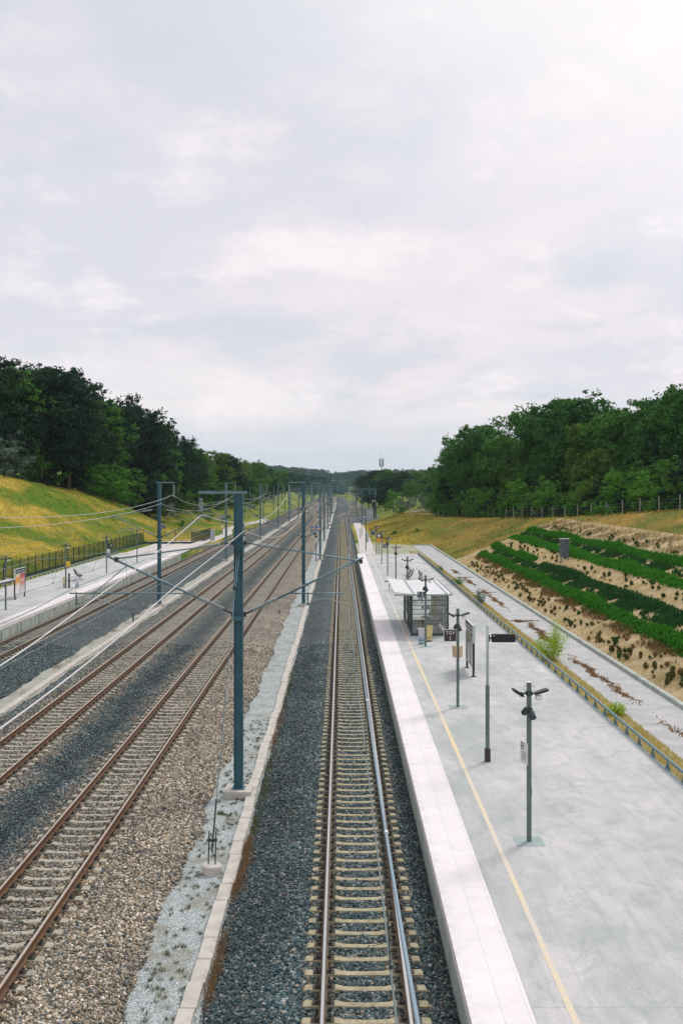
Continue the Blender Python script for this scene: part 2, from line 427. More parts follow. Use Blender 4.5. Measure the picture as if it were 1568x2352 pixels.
def quads(cen, nrm, size, aspect=1.0, up=None):
    """small flat leaves: centres, normals, half sizes -> verts, faces"""
    n = len(cen); nrm = nrm/np.maximum(np.linalg.norm(nrm, axis=1, keepdims=True), 1e-6)
    t = rng.normal(size=(n, 3)); u = np.cross(nrm, t); u /= np.maximum(np.linalg.norm(u, axis=1, keepdims=True), 1e-6)
    w = np.cross(nrm, u); s = np.asarray(size).reshape(-1, 1)*np.ones((n, 1))
    P = np.stack([cen-u*s, cen-w*s*aspect*.6+u*s*.1, cen+u*s, cen+w*s*aspect*.6], 1).reshape(-1, 3)
    return P, np.arange(4*n).reshape(n, 4)
def blades(base, h, w, lean=.35):
    n = len(base); a = rng.uniform(0, 6.28, n); d = np.stack([np.cos(a), np.sin(a), np.zeros(n)], 1)
    b = rng.uniform(0, 6.28, n); l = np.stack([np.cos(b), np.sin(b), np.zeros(n)], 1)*(rng.random((n, 1))*lean)
    h = np.asarray(h).reshape(-1, 1)*np.ones((n, 1)); w = np.asarray(w).reshape(-1, 1)*np.ones((n, 1))
    top = base + l*h + np.array([0, 0, 1.0])*h
    P = np.stack([base-d*w, base+d*w, top+d*w*.25, top-d*w*.25], 1).reshape(-1, 3)
    return P, np.arange(4*n).reshape(n, 4)
def text_mesh(name, s, size, mat, parent, loc, rot, align='CENTER', ext=.002):
    cu = bpy.data.curves.new(name, 'FONT'); cu.body = s; cu.size = size; cu.align_x = align; cu.align_y = 'CENTER'; cu.extrude = ext
    tmp = bpy.data.objects.new('tmp', cu); col.objects.link(tmp)
    dg = bpy.context.evaluated_depsgraph_get(); me = bpy.data.meshes.new_from_object(tmp.evaluated_get(dg))
    bpy.data.objects.remove(tmp); bpy.data.curves.remove(cu)
    me.name = name; me.materials.clear(); me.materials.append(M[mat])
    o = bpy.data.objects.new(name, me); col.objects.link(o); o.parent = parent; o.location = loc; o.rotation_euler = rot
    return o
# ================================================================ TERRAIN
def I(y, xs, ys): return np.interp(y, xs, ys)
def sm(t): t = np.clip(t, 0, 1); return t*t*(3-2*t)
def vnoise(X, Y, s, seed=0):
    a = np.sin(X*s*1.7+Y*s*.9+seed)*np.cos(Y*s*1.3-X*s*.6+seed*2.1); b = np.sin(X*s*3.9-Y*s*2.8+seed*3.3)*np.cos(Y*s*4.3+X*s*2.2+seed)
    return a*.65+b*.35
def crestR(Y): return I(Y, [0, 97, 139, 179, 222, 270, 330, 500, 1000], [8.6, 7.0, 4.9, 3.8, 2.7, 2.4, 3.2, 3.2, 3.5])
def toeR(Y): return I(Y, [0, 163, 171, 215, 270, 290, 700, 1200], [14.12, 14.15, 6.6, 5.6, 6.4, 12.5, 10, 8])
def crestL(Y): return I(Y, [0, 150, 172, 192, 208, 220, 240, 300, 400, 600, 1000], [11.3, 10.9, 10.2, 8.9, 7.2, 5.2, 5.6, 6.6, 6.0, 3.5, 3])
def toeL(Y): return I(Y, [0, 195, 207, 222, 300, 400, 1200], [31.2, 31.2, 32.0, 37, 27, 22, 20])
def terr(X, Y):
    X = np.asarray(X, float); Y = np.asarray(Y, float)
    fl = np.where(X < -20.9, np.where(Y < 170, .38, .1), -.75)
    fl = np.where(X > 2.4, np.where(Y < 270, -.1, -.35), fl)
    fl = np.where((X > 1.9) & (X < 11.25) & (Y < 134.2), -.6, fl)
    fl = np.where((X < -20.4) & (X > -28.8) & (Y < 136), -.6, fl)
    dr = np.maximum(X - toeR(Y), 0); sR = I(Y, [0, 162, 175, 260], [.40, .40, .26, .3]); cr = crestR(Y)
    zr = np.minimum(dr*sR, cr) ; zr = zr + np.maximum(dr - cr/sR, 0)*.012
    zr = zr + vnoise(X, Y, .35, 1)*.10*np.clip(dr/3, 0, 1)*np.where(Y < 131, .25, 1) + vnoise(X, Y, .08, 5)*.22*np.clip((Y-135)/30, 0, 1)*np.clip(dr/5, 0, 1)
    dl = np.maximum(-X - toeL(Y), 0); cl = crestL(Y)
    zl = np.minimum(dl*.5, cl) + np.maximum(dl - cl*2, 0)*.10
    rnd = np.clip(1-np.abs(dl-cl*2)/4, 0, 1); zl = zl - rnd*.45
    zl = zl + vnoise(X, Y, .12, 2)*.28*np.clip(dl/5, 0, 1) + vnoise(X, Y, .5, 3)*.07*np.clip(dl/3, 0, 1)
    z = np.where(X > 0, np.maximum(fl, fl+zr*np.where(X > 4, 1, 0)), fl + zl)
    hill = sm((Y-1050)/450)*17 + np.clip((Y-1050)/1000, 0, 1)*4*vnoise(X, Y, .004, 7)
    hill = hill + np.clip((Y-1400)/700, 0, 1)*12
    return z + np.maximum(hill, 0)
def h(x, y): return float(terr(np.array([x]), np.array([y]))[0])

xs = np.unique(np.concatenate([np.arange(-36, -20, .6), np.arange(-70, -36, 1.0), np.arange(-20, 2, 2.0), np.arange(2, 34, .5), np.arange(34, 60, 1.2),
     [-20.95, -20.85, 2.35, 2.45, 11.2, 11.3, 14.1, 14.2, -28.85, -28.75, 1.85, 1.95], np.linspace(-900, -70, 40), np.linspace(60, 900, 40)]))
ys = np.unique(np.concatenate([np.arange(-20, 260, 1.5), np.arange(260, 500, 5), np.arange(500, 1000, 25), np.arange(1000, 2600, 40), [134.1, 134.3, 131, 164, 136.05]]))
ground = struct(grid_sheet('ground', xs, ys, terr, 'grass'))

# track bed
BX = [-21.6, -20.8, -20.45, -17.7, -15.45, -15.3, -14.15, -14.0, -13.1, -9.9, -9.1, -8.3, -5.3, -4.0, -3.9, -2.6, -2.5, -1.25, 1.75, 2.08, 2.6]
BZ = [-.50, -.46, -.21, -.21, -.52, -.66, -.66, -.50, -.21, -.21, -.33, -.21, -.21, -.50, -.64, -.64, -.50, -.21, -.22, -.36, -.42]
def wob(X, Y): return (.07*np.sin(Y*.61)+.05*np.sin(Y*1.63+1)+.03*np.sin(Y*4.7+2*np.sin(Y*.9)))*np.clip(np.abs(X+.3)/2.2-.6, 0, 1)*(X > -18)
def bed(X, Y): return np.interp(X+wob(X, Y), BX, BZ) + vnoise(X, Y, 5.1, 4)*.012 + vnoise(X, Y, 1.3, 9)*.014
bx = np.unique(np.concatenate([np.arange(-21.6, 2.6, .13), [-15.6, -3.9, -2.6, -14.0]]))
by = np.unique(np.concatenate([np.arange(10, 60, .14), np.arange(60, 140, .6), np.arange(140, 1060, 8)]))
struct(grid_sheet('track_ballast', bx, by, bed, 'ballast'))
def strip(name, x0, x1, z, y0=8, y1=700, mat='fine'):
    return struct(grid_sheet(name, np.linspace(x0, x1, 14), np.concatenate([np.arange(y0, min(y1, 80), .3), np.arange(min(y1, 80), y1+3, 3)]),
        lambda X, Y: z + vnoise(X, Y, 2.1, 3)*.012 + vnoise(X, Y, 7, 3)*.005, mat))
strip('gravel_path', -4.6, -2.35, -.545)
strip('gravel_path', -15.7, -13.9, -.565, mat='dusty')
strip('siding_ballast', 2.3, 12.2, -.2, 270, 800, 'ballast')
# pale gravel service track past the platform ends and on the plateau
def ribbon(name, pts, w, mat, zoff=.03, n=6, step=1.0, rag=.15):
    P = [Vector((*p, 0)) for p in pts]; out = []
    for a, b in zip(P[:-1], P[1:]):
        k = max(2, int((b-a).length/step)); out += [a.lerp(b, i/k) for i in range(k)]
    out.append(P[-1]); v = []; f = []
    for i, p in enumerate(out):
        d = (out[min(i+1, len(out)-1)]-out[max(i-1, 0)]).normalized(); s = Vector((d.y, -d.x, 0))
        for j in range(n+1):
            t = j/n*2-1; e = rag*(rng.random()-.5) if j in (0, n) else 0
            q = p + s*(t*w/2+e); v.append((q.x, q.y, h(q.x, q.y)+zoff))
    for i in range(len(out)-1):
        for j in range(n): a = i*(n+1)+j; f.append((a, a+1, a+n+2, a+n+1))
    return struct(np_mesh(name, np.array(v), np.array(f), mat))
ribbon('gravel_track', [(3.6, 134.5), (3.7, 150), (4.0, 172), (4.2, 215), (4.2, 270)], 2.2, 'pale_track', .06)
ribbon('gravel_track', [(-22.2, 139), (-21.8, 175), (-21.8, 200), (-24.5, 225), (-24.0, 245), (-22, 262), (-21.0, 300)], 2.0, 'pale_track', .08)
ribbon('plateau_path', [(14, 300), (20, 296), (28, 285), (45, 262), (60, 250)], 2.6, 'pale_track', .2)
struct(grid_sheet('waste_ground', np.linspace(2.3, 14.1, 26), np.arange(134.15, 172, 1.0), lambda X, Y: -.06+vnoise(X, Y, .8, 1)*.03, 'seedbed'))
struct(grid_sheet('waste_ground', np.linspace(-28.6, -20.9, 26), np.arange(136.15, 170, 1.0), lambda X, Y: .44+vnoise(X, Y, .8, 1)*.03, 'pale_track'))

# sandy planted slope
struct(grid_sheet('planting_slope', np.arange(14.16, 27.6, .4), np.arange(10, 131.5, .8), lambda X, Y: terr(X, Y)+.05+vnoise(X, Y, 2.2, 8)*.03, 'sand'))

# concrete path beside the platform, grass strip between
struct(MB().box(11.2, 13.86, 4, 163.9, -.5, 0).build('concrete_path', 'path'))
struct(grid_sheet('grass_verge', np.linspace(9.78, 11.28, 8), np.arange(4, 150, .5), lambda X, Y: .02+vnoise(X, Y, 2.5, 2)*.03, 'verge'))
kb = MB()
y = 4.0
while y < 163.5: kb.box(13.87, 14.10, y, y+1.985, -.4, .17); y += 2.0
y = 11.4
while y < 14.0: kb.box(y, y+.9, 163.92, 164.12, -.3, .15); y += .91
tag(kb.build('kerb', 'conc_wall', bevel=.01), 'long grey concrete kerb between the slab path and the sandy planted slope', 'kerb')

# loose ballast stones over the nearer part of the bed
def stones(name, label, n, y0, y1, xa, xb, r0, r1, p=1.5):
    g = np.random.default_rng(n); Y = y0+(y1-y0)*g.random(n)**p; X = g.uniform(xa, xb, n)
    k = np.abs(X) < Y*.345+1; k &= ~((X > -3.78+0) & (X < -2.52)); k &= ~((X > -15.35) & (X < -14.1)) & (X < 2.0) & (X > -20.6); X, Y = X[k], Y[k]
    keep = np.ones(len(X), bool)
    for xc, ys in ((.43, 15.6), (-6.9, 19.2), (-11.37, 30.0), (-19.1, 52.2)):
        on = (np.abs(X-xc) < 1.15) & (np.abs(((Y-ys+.3) % .6)-.3) < .115) & (g.random(len(X)) > (.02 if xc > 0 else .16)); rl = np.abs(np.abs(X-xc)-.7535) < .11
        keep &= ~(on | rl)
    X, Y = X[keep], Y[keep]; m = len(X); Z = bed(X, Y)+g.uniform(-.006, .016, m)
    base = np.array([[1, 0, 0], [-1, 0, 0], [0, 1, 0], [0, -1, 0], [0, 0, 1], [0, 0, -1]], float)
    V = base[None]*g.uniform(.65, 1.25, (m, 6, 1))+g.normal(size=(m, 6, 3))*.22
    q = g.normal(size=(m, 4)); q /= np.linalg.norm(q, axis=1, keepdims=True); a, b, c, d = q.T
    Rm = np.stack([1-2*(c*c+d*d), 2*(b*c-a*d), 2*(b*d+a*c), 2*(b*c+a*d), 1-2*(b*b+d*d), 2*(c*d-a*b), 2*(b*d-a*c), 2*(c*d+a*b), 1-2*(b*b+c*c)], -1).reshape(m, 3, 3)
    V = np.einsum('nij,nkj->nki', Rm, V)*g.uniform(r0, r1, (m, 1, 1))*np.array([1, 1, .8]) + np.stack([X, Y, Z], -1)[:, None]
    T = np.array([[0, 2, 4], [2, 1, 4], [1, 3, 4], [3, 0, 4], [2, 0, 5], [1, 2, 5], [3, 1, 5], [0, 3, 5]]); Fc = (T[None]+np.arange(m)[:, None, None]*6).reshape(-1, 3)
    return tag(np_mesh(name, V.reshape(-1, 3), Fc, 'stone'), label, 'ballast', None, 'stuff')
stones('ballast_stones', 'loose angular ballast stones heaped around the nearer sleepers and shoulders', 330000, 16, 62, -20.6, 2.0, .029, .053, 1.35)
# ================================================================ PLATFORMS
def platform(name, label, x0, x1, sgn, y0, y1, endx):
    t = thing(name, label, 'platform', (0, 0, 0))
    a, b = (x0+1.005, x1) if sgn > 0 else (x1, x0-1.005)
    v = MB().box(a, b, y0, y1, -.7, .55).build('platform_deck', 'asphalt', t)
    e = MB()
    e.box(*sorted((x0-.02*sgn, x0+1.0*sgn)), y0, y1+.02, .33, .556)
    e.box(*sorted((x0+1.0*sgn, x1)), y1-.25, y1+.015, .40, .5585)
    e.build('white_edging', 'edge', t)
    w = MB()
    yy = y0
    while yy < y1-.1:
        w.box(*sorted((x0+.0*sgn, x0+.6*sgn)), yy+.01, min(yy+2.0, y1)-.01, -.7, .32); yy += 2.0
    w.build('retaining_wall', 'conc_wall', t)
    if sgn < 0:
        yy = y0
        while yy < y1: MB().box(x0+.001, x0+.045, yy, yy+.22, -.5, .31).build('wall_rib', 'conc_wall', t); yy += 4.0
    return t
PR = platform('station_platform', 'right hand pale asphalt platform with broad white edge and yellow line', 2.08, 9.72, 1, 4, 134, 0)
PL = platform('station_platform', 'far left pale platform across the four tracks in front of the green fence', -20.8, -28.7, -1, 40, 136, 0)
yl = MB(); 
for k in range(0, 130): yl.quad((3.655, 4+k, .5545), (3.77, 4+k, .5545), (3.77, 5+k, .5545), (3.655, 5+k, .5545))
yl.build('yellow_line', 'yline', PR)
hb = MB(); hb.quad((2.68, 34.0, .5605), (2.99, 34.0, .5605), (2.99, 35.9, .5605), (2.68, 35.9, .5605)).build('access_cover', 'edge', PR)
for (cx, cy, w, d) in ((4.48, 25.0, .68, .7), (4.49, 40.35, .66, .7), (4.53, 55.76, .66, .7), (4.5, 71, .66, .7), (4.5, 86.2, .66, .7), (4.5, 101.4, .66, .7), (4.5, 116.6, .66, .7)):
    MB().quad((cx-w/2, cy-d/2, .5545), (cx+w/2, cy-d/2, .5545), (cx+w/2, cy+d/2, .5545), (cx-w/2, cy+d/2, .5545)).build('footing_patch', simple('footing_patch_concrete', (.33, .42, .41), .9, 0, .15, 4) if 'patch' not in M else M['patch'], PR)
    M['patch'] = bpy.data.materials['footing_patch_concrete']
MB().quad((5.2, 84, .5545), (6.0, 84, .5545), (6.0, 85.2, .5545), (5.2, 85.2, .5545)).build('manhole_cover', simple('rusty_cover', (.42, .33, .24)), PR)

# low guard rail along the back of the right platform
t = thing('guard_rail', 'low galvanised pipe rail on triangular brackets along the back edge of the right platform', 'railing', (9.8, 0, .55))
r = MB(); r.tube([(0, 5, .30), (0, 133.5, .30)], .045, 8).build('rail_pipe', 'tube', t, True)
r = MB(); r.box(-.10, -.04, 5, 133.8, -.12, .02); r.build('base_channel', 'tube', t)
proto = None
for k in range(86):
    y = 6.0+k*1.5
    if proto is None:
        b = MB(); n = .012
        b.v += [(-.04, -n, .02), (.03, -n, .30), (.16, -n, -.28), (-.04, n, .02), (.03, n, .30), (.16, n, -.28)]
        b.f += [(0, 1, 2), (5, 4, 3), (0, 3, 4, 1), (1, 4, 5, 2), (2, 5, 3, 0)]; b.mi += [0]*5
        proto = b.build('bracket', 'tube', t); proto.location = (0, y, 0)
    else:
        c = proto.copy(); c.location = (0, y, 0); c.parent = t; col.objects.link(c)
t = thing('guard_rail', 'low grey pipe rail along the back of the left platform by the fence', 'railing', (-28.8, 0, .55))
MB().tube([(0, 70, .22), (0, 135, .22)], .045, 6).build('rail_pipe', 'tube', t, True)
for k in range(44): MB().box(-.05, .05, 70+k*1.5, 70.25+k*1.5, -.3, .2).build('bracket', 'tube', t)

# ================================================================ TRACKS
def sweep(path, prof, mb, mi):
    """closed profile swept along plan path; mi per profile edge"""
    n0 = len(mb.v); k = len(prof)
    for i, p in enumerate(path):
        a = Vector(path[max(i-1, 0)]); b = Vector(path[min(i+1, len(path)-1)]); d = (b-a).normalized(); s = Vector((d.y, -d.x, 0))
        for (u, z) in prof: mb.v.append((p[0]+s.x*u, p[1]+s.y*u, p[2]+z))
    for i in range(len(path)-1):
        for j in range(k):
            a = n0+i*k+j; b = n0+i*k+(j+1) % k; mb.f.append((a, a+k, b+k, b)); mb.mi.append(mi[j])
    mb.f.append(tuple(n0+j for j in range(k))); mb.mi.append(0)
PROF = [(-.075, -.172), (.075, -.172), (.075, -.160), (.012, -.140), (.010, -.045), (.036, -.035), (.036, -.006), (.026, 0), (-.026, 0), (-.036, -.006), (-.036, -.035), (-.010, -.045), (-.012, -.140), (-.075, -.160)]
PMI = [0, 0, 0, 0, 0, 0, 0, 1, 0, 0, 0, 0, 0, 0]
def sleeper_mesh(mb, cx, cy, ang=0, hi=True):
    ca, sa = math.cos(ang), math.sin(ang)
    secs = [(-1.125, .095, -.205), (-1.09, .108, -.178), (-.52, .105, -.168), (-.38, .082, -.192), (0, .072, -.198), (.38, .082, -.192), (.52, .105, -.168), (1.09, .108, -.178), (1.125, .095, -.205)] if hi else [(-1.125, .10, -.178), (0, .075, -.19), (1.125, .10, -.178)]
    n0 = len(mb.v)
    for (x, w, z) in secs:
        for (yy, zz) in ((-w-.03, -.30), (-w, z), (w, z), (w+.03, -.30)):
            mb.v.append((cx+x*ca-yy*sa, cy+x*sa+yy*ca, zz))
    for i in range(len(secs)-1):
        for j in range(3):
            a = n0+i*4+j; mb.f.append((a, a+4, a+5, a+1)); mb.mi.append(0)
    mb.f.append((n0, n0+1, n0+2, n0+3)); mb.mi.append(0)
    e = n0+(len(secs)-1)*4; mb.f.append((e+3, e+2, e+1, e)); mb.mi.append(0)
def clips_mesh(mb, cx, cy, ang=0, hi=True, sides=(-1, 1)):
    for s in sides:
        rx = cx + s*.7535
        mb.box(rx-.20, rx+.20, cy-.085, cy+.085, -.172, -.155)
        if hi:
            for q in (-1, 1):
                mb.box(rx+q*.115-.03, rx+q*.115+.03, cy-.05, cy+.05, -.156, -.118)
                mb.lathe((rx+q*.125, cy, -.12), (rx+q*.125, cy, -.075), [(0, .022), (1, .018)], 6)
def track(label, xc, y0, side, top, smat, y1=1200, path=None, ysl=330, dense=100):
    t = thing('railway_track', label, 'railway track', (xc, 0, 0))
    pl = path or [(0, y0-4, 0)] + [(0, y, 0) for y in range(int(y0)+20, y1, 60)]
    for s in (-1, 1):
        mb = MB(); off = [(p[0]+s*.7535, p[1], 0) for p in pl]; sweep(off, PROF, mb, PMI); mb.build('rail', [side, top], t)
    mb = MB(); sleeper_mesh(mb, 0, 0); proto = mb.build('sleeper', smat, t, bevel=0); proto.location = (0, y0, 0)
    pc = []
    for s in (-1, 1): mb = MB(); clips_mesh(mb, 0, 0, sides=(s,)); pc.append(mb.build('rail_fastening', 'clip', proto))
    for k in range(1, dense):
        c = proto.copy(); c.parent = t; c.location = (rng.normal()*.006, y0+k*.6, rng.normal()*.003); c.rotation_euler.z = rng.normal()*.006; col.objects.link(c)
        for p_ in pc: q = p_.copy(); q.parent = c; col.objects.link(q)
    mb = MB(); mc = MB(); k = dense
    while y0+k*.6 < ysl: sleeper_mesh(mb, 0, y0+k*.6, 0, False); clips_mesh(mc, 0, y0+k*.6, 0, False); k += 1
    o = mb.build('sleeper', smat, t); o['kind'] = 'stuff'; o['label'] = 'far sleepers running on under the rails towards the junction'
    o2 = mc.build('rail_fastening', 'clip', o); o2['kind'] = 'stuff'
    return t
T1P = [(0, 8, 0), (0, 100, 0), (0, 200, 0), (0, 290, 0), (-.25, 330, 0), (-1.0, 380, 0), (-2.2, 440, 0), (-3.8, 520, 0), (-5.4, 600, 0), (-6.6, 700, 0), (-7.2, 900, 0), (-7.4, 1200, 0)]
track('single railway track with polished rails and yellowish sleepers beside the right platform', .43, 15.6, 'rust_dull', 'rail_shiny', 'sleeper', path=T1P, ysl=320)
track('rusty railway track left of the big front mast, second track from the right platform', -6.9, 19.2, 'rust', 'rail_top', 'sleeper_grey')
track('rusty railway track between the dark ditch and the left cable trough', -11.37, 30.0, 'rust', 'rail_top', 'sleeper_grey')
T4P = [(0, 40, 0), (0, 120, 0), (0, 200, 0), (.2, 260, 0), (1.6, 340, 0), (3.2, 420, 0), (5.5, 560, 0), (7.0, 700, 0), (7.4, 1100, 0)]
track('dull railway track directly beside the far left platform', -19.1, 52.2, 'rust_dull', 'rail_top', 'sleeper_grey', path=T4P, ysl=260)
def plain_track(label, pts, off=(0, 0)):
    t = thing('siding_track', label, 'railway track', (pts[0][0], pts[0][1], 0))
    P = [Vector((p[0]-pts[0][0], p[1]-pts[0][1], 0)) for p in pts]
    for s in (-1, 1):
        mb = MB(); L = []
        for i, p in enumerate(P):
            d = (P[min(i+1, len(P)-1)]-P[max(i-1, 0)]).normalized(); L.append((p.x+d.y*s*.7535, p.y-d.x*s*.7535, 0))
        sweep(L, PROF, mb, PMI); mb.build('rail', ['rust_dull', 'rail_top'], t)
    mb = MB()
    for a, b in zip(P[:-1], P[1:]):
        k = int((b-a).length/.6)
        for i in range(k):
            p = a.lerp(b, i/k); sleeper_mesh(mb, p.x, p.y, math.atan2(-(b-a).x, (b-a).y), False)
    o = mb.build('sleeper', 'sleeper_grey', t); o['kind'] = 'stuff'
    return t
plain_track('siding rails branching right from the platform track at the far junction', [(.43, 286), (.55, 300), (1.1, 320), (2.2, 336), (4.0, 354), (6.0, 370), (7.4, 382)])
plain_track('far siding curving away to the right beyond the junction', [(-1.0, 330), (1.0, 372), (3.2, 410), (6.2, 460), (8.6, 520), (10.0, 600), (10.6, 760)])
plain_track('far crossover rails between the two fast tracks', [(-6.9, 300), (-7.4, 325), (-9.1, 365), (-10.9, 405), (-11.37, 430)])
plain_track('far siding left of the merging left track', [(-17.3, 345), (-17.8, 380), (-18.0, 440), (-17.6, 560), (-17.0, 760)])
plain_track('far straight siding that joins the branching rails at the right of the junction', [(10.8, 352), (9.4, 358), (7.9, 374), (6.8, 400), (5.4, 460), (4.3, 560), (3.6, 700), (3.4, 900)])

# cable troughs
def trough(label, x, y0, y1, z=-.50):
    t = thing('cable_trough', label, 'cable trough', (x, 0, z))
    mb = MB(); y = y0; i = 0
    while y < y1:
        L = 1.0 if y < 70 else 4.0
        dx = .035*math.sin(y*.31)+.02*math.sin(y*1.3); dz = .008*math.sin(i*2.1)
        mb.box(-.15+dx, .15+dx, y+.006, y+L-.006, -.1, .045+dz); y += L; i += 1
    mb.build('trough_lid', 'conc', t, bevel=.008); return t
trough('pale concrete cable trough lids beside the front mast left of the platform track', -2.76, 12, 300)
trough('pale concrete cable trough lids in the gravel between the two left tracks', -14.42, 36, 300)
# ================================================================ OVERHEAD LINE
def insul_prof(n, r0, r1):
    p = [(0, r0)]
    for i in range(n):
        a = (i+.15)/n; p += [(a, r0), (a+.12/n, r1), (a+.45/n, r1*.95), (a+.6/n, r0)]
    return p + [(1, r0)]
def cantilever(t, sgn, kind, full=True):
    S = lambda x, z, y=0: (sgn*x, y, z+.4)     # z measured from rail level; mast origin is .4 lower
    k = 8 if full else 5
    c = MB()
    if kind == 'short': dz, dtop, tend = (.2, 5.08), (3.86, 6.84), (3.80, 6.72)
    else: dz, dtop, tend = (.2, 5.10), (4.08, 6.88), (3.80, 6.80)
    lp = lambda a, b, q: (a[0]+(b[0]-a[0])*q, a[1]+(b[1]-a[1])*q)
    a = lp(dz, dtop, .27); mb = MB(); mb.tube([S(*a), S(*dtop)], .036, k); 
    if full: mb.lathe(S(*lp(dz, dtop, .52)), S(*lp(dz, dtop, .54)), [(0, .055), (1, .055)], 10)
    if full: mb.lathe(S(*lp(dz, dtop, .92)), S(*lp(dz, dtop, .94)), [(0, .06), (1, .06)], 10)
    d = mb.build('diagonal_tube', 'tube', t, True)
    i0 = lp(dz, dtop, .07)
    MB().lathe(S(*i0), S(*a), insul_prof(14 if full else 6, .032, .085), k+2).build('insulator', 'insul', d, True)
    MB().tube([S(*dz), S(*i0)], .03, 6).build('end_fitting', 'dark_metal', d)
    tt = (.2, 7.30); b = lp(tt, tend, .30); b0 = lp(tt, tend, .10)
    mb = MB(); mb.tube([S(*b), S(*tend)], .024, k); u = mb.build('top_tube', 'tube', t, True)
    MB().lathe(S(*b0), S(*b), insul_prof(12 if full else 6, .02, .075), k+2).build('insulator', 'insul', u, True)
    MB().tube([S(*tt), S(*b0)], .02, 6).build('end_fitting', 'dark_metal', u)
    if kind == 'short': rg = (1.50, 3.30); dr = 2.15; arm = [(2.17, 5.40), (2.35, 5.50), (2.6, 5.56), (2.9, 5.52), (3.40, 5.34)]
    else: rg = (1.55, 5.27); dr = 5.05; arm = [(5.0, 5.38), (4.8, 5.50), (4.5, 5.56), (4.2, 5.50), (3.86, 5.34)]
    zr = 5.72
    MB().tube([S(rg[0], zr, .05), S(rg[1], zr, .05)], .022, k).build('registration_tube', 'tube', t, True)
    mb = MB(); mb.tube([S(dr, zr+.03, .05), S(dr, 5.36, .05)], .028, 6); mb.tube([S(dr-.05, 5.40, .05), S(dr+.05, 5.40, .05)], .035, 6)
    mb.build('drop_bracket', 'tube', t)
    MB().tube([S(x, z, .05) for x, z in arm], .017, 6).build('steady_arm', 'insul', t, True)
    if kind == 'long': MB().tube([S(3.48, 6.58), S(4.5, zr+.02, .04)], .016, 6).build('strut', 'tube', t)
    else: MB().tube([S(3.1, 6.34), S(2.35, zr+.02, .04)], .012, 6).build('strut', 'tube', t)
    # clamp carrying the messenger
    MB().box(*sorted((sgn*(tend[0]-.05), sgn*(tend[0]+.05))), -.06, .06, tend[1]+.33, tend[1]+.45).build('clamp', 'dark_metal', t)

def make_mast(label, H, arm_sgn, left, right, full=True, steel='steel'):
    """H: height of the crossarm above rail level"""
    t = thing('catenary_mast', label, 'catenary mast', (0, 0, -.4))
    fb = MB().box(-.42, .42, -.42, .42, -.35, .07); fb.build('footing', 'conc', t, bevel=.02)
    p = MB()
    p.box(-.140, -.122, -.13, .13, .07, H+.36); p.box(.122, .140, -.13, .13, .07, H+.36); p.box(-.121, .121, -.012, .004, .07, H+.36)
    if full:
        p.box(-.20, .20, -.2, .2, .071, .095)
        for sx in (-.06, .06):
            for z in (5.2, 5.5, 7.0, 7.6, 7.75): p.lathe((sx, -.012, z), (sx, -.035, z), [(0, .016), (1, .016)], 6)
    post = p.build('mast_post', steel, t)
    if full:
        b = MB(); b.box(-.155, .155, -.145, -.131, 5.28, 5.44); b.box(-.155, .155, .131, .145, 5.28, 5.44); b.box(-.155, -.141, -.130, .130, 5.28, 5.44); b.box(.141, .155, -.130, .130, 5.28, 5.44)
        b.build('collar', steel, t)
    for s in ((1,) if right else ()) + ((-1,) if left else ()):
        MB().box(*sorted((s*.156, s*.23)), -.05, .05, 5.40, 5.55).box(*sorted((s*.156, s*.23)), -.04, .04, 7.62, 7.76).build('bracket', 'dark_metal', t)
    a = MB(); x0, x1 = sorted((arm_sgn*1.24, -arm_sgn*.26))
    a.box(x0, x1, -.06, .06, H+.36, H+.375); a.box(x0, x1, -.06, -.05, H+.376, H+.45); a.box(x0, x1, .05, .06, H+.376, H+.45)
    a.build('crossarm', 'tube' if full else steel, t)
    xi = arm_sgn*1.17
    m = MB(); m.lathe((xi, 0, H+.22), (xi, 0, 8.2+.45), insul_prof(6, .022, .075), 8)
    i = m.build('insulator', 'insul', t, True)
    m = MB(); m.tube([(xi, 0, H+.36), (xi, 0, H+.2)], .015, 5); m.tube([(xi, 0, 8.66), (xi, 0, 8.56)], .022, 5); m.build('hanger', 'dark_metal', i)
    if right: cantilever(t, 1, right, full)
    if left: cantilever(t, -1, left, full)
    return t
MC = [(-3.18, 32.5), (-3.03, 84.5), (-2.75, 137.8), (-3.04, 189), (-3.1, 246), (-3.1, 290), (-3.2, 342), (-3.4, 395)]
ML = [(-14.7, 32.5), (-14.62, 84.2), (-15.0, 136.6), (-14.7, 190.7), (-14.7, 245), (-14.4, 290), (-13.9, 342), (-13.6, 395)]
m1 = make_mast('big blue grey steel mast nearest the camera with two tube brackets and a guy rod', 8.86, -1, 'long', 'short')
m1.location = (*MC[0], -.4)
# guy rod of the front mast
g = thing('guy_anchor', 'long guy rod with pulley running from the front mast down to a round concrete pad', 'guy rod', (-3.2, 25.9, -.5))
MB().lathe((0, 0, -.15), (0, 0, .17), [(0, .25), (.9, .25), (1, .23)], 20).build('anchor_pad', 'conc', g)
P0 = Vector((0.02, 6.4, 7.42)); P1 = Vector((0, .05, .55)); mid = P0.lerp(P1, .135)
m = MB()
for s in (-.035, .035): m.tube([tuple(P0+Vector((s, 0, 0))), tuple(mid+Vector((s*.6, 0, 0)))], .010, 5)
m.build('twin_rod', 'tube', g); m = MB(); m.lathe(tuple(mid+Vector((-.06, 0, 0))), tuple(mid+Vector((.06, 0, 0))), [(0, .06), (1, .06)], 12); m.box(P0.x-.10, P0.x+.10, P0.y+.02, P0.y+.19, P0.z-.06, P0.z+.14); m.build('pulley_block', 'dark_metal', g)
low = P0.lerp(P1, .86)
MB().tube([tuple(mid), tuple(low)], .012, 6).build('guy_cable', 'tube', g)
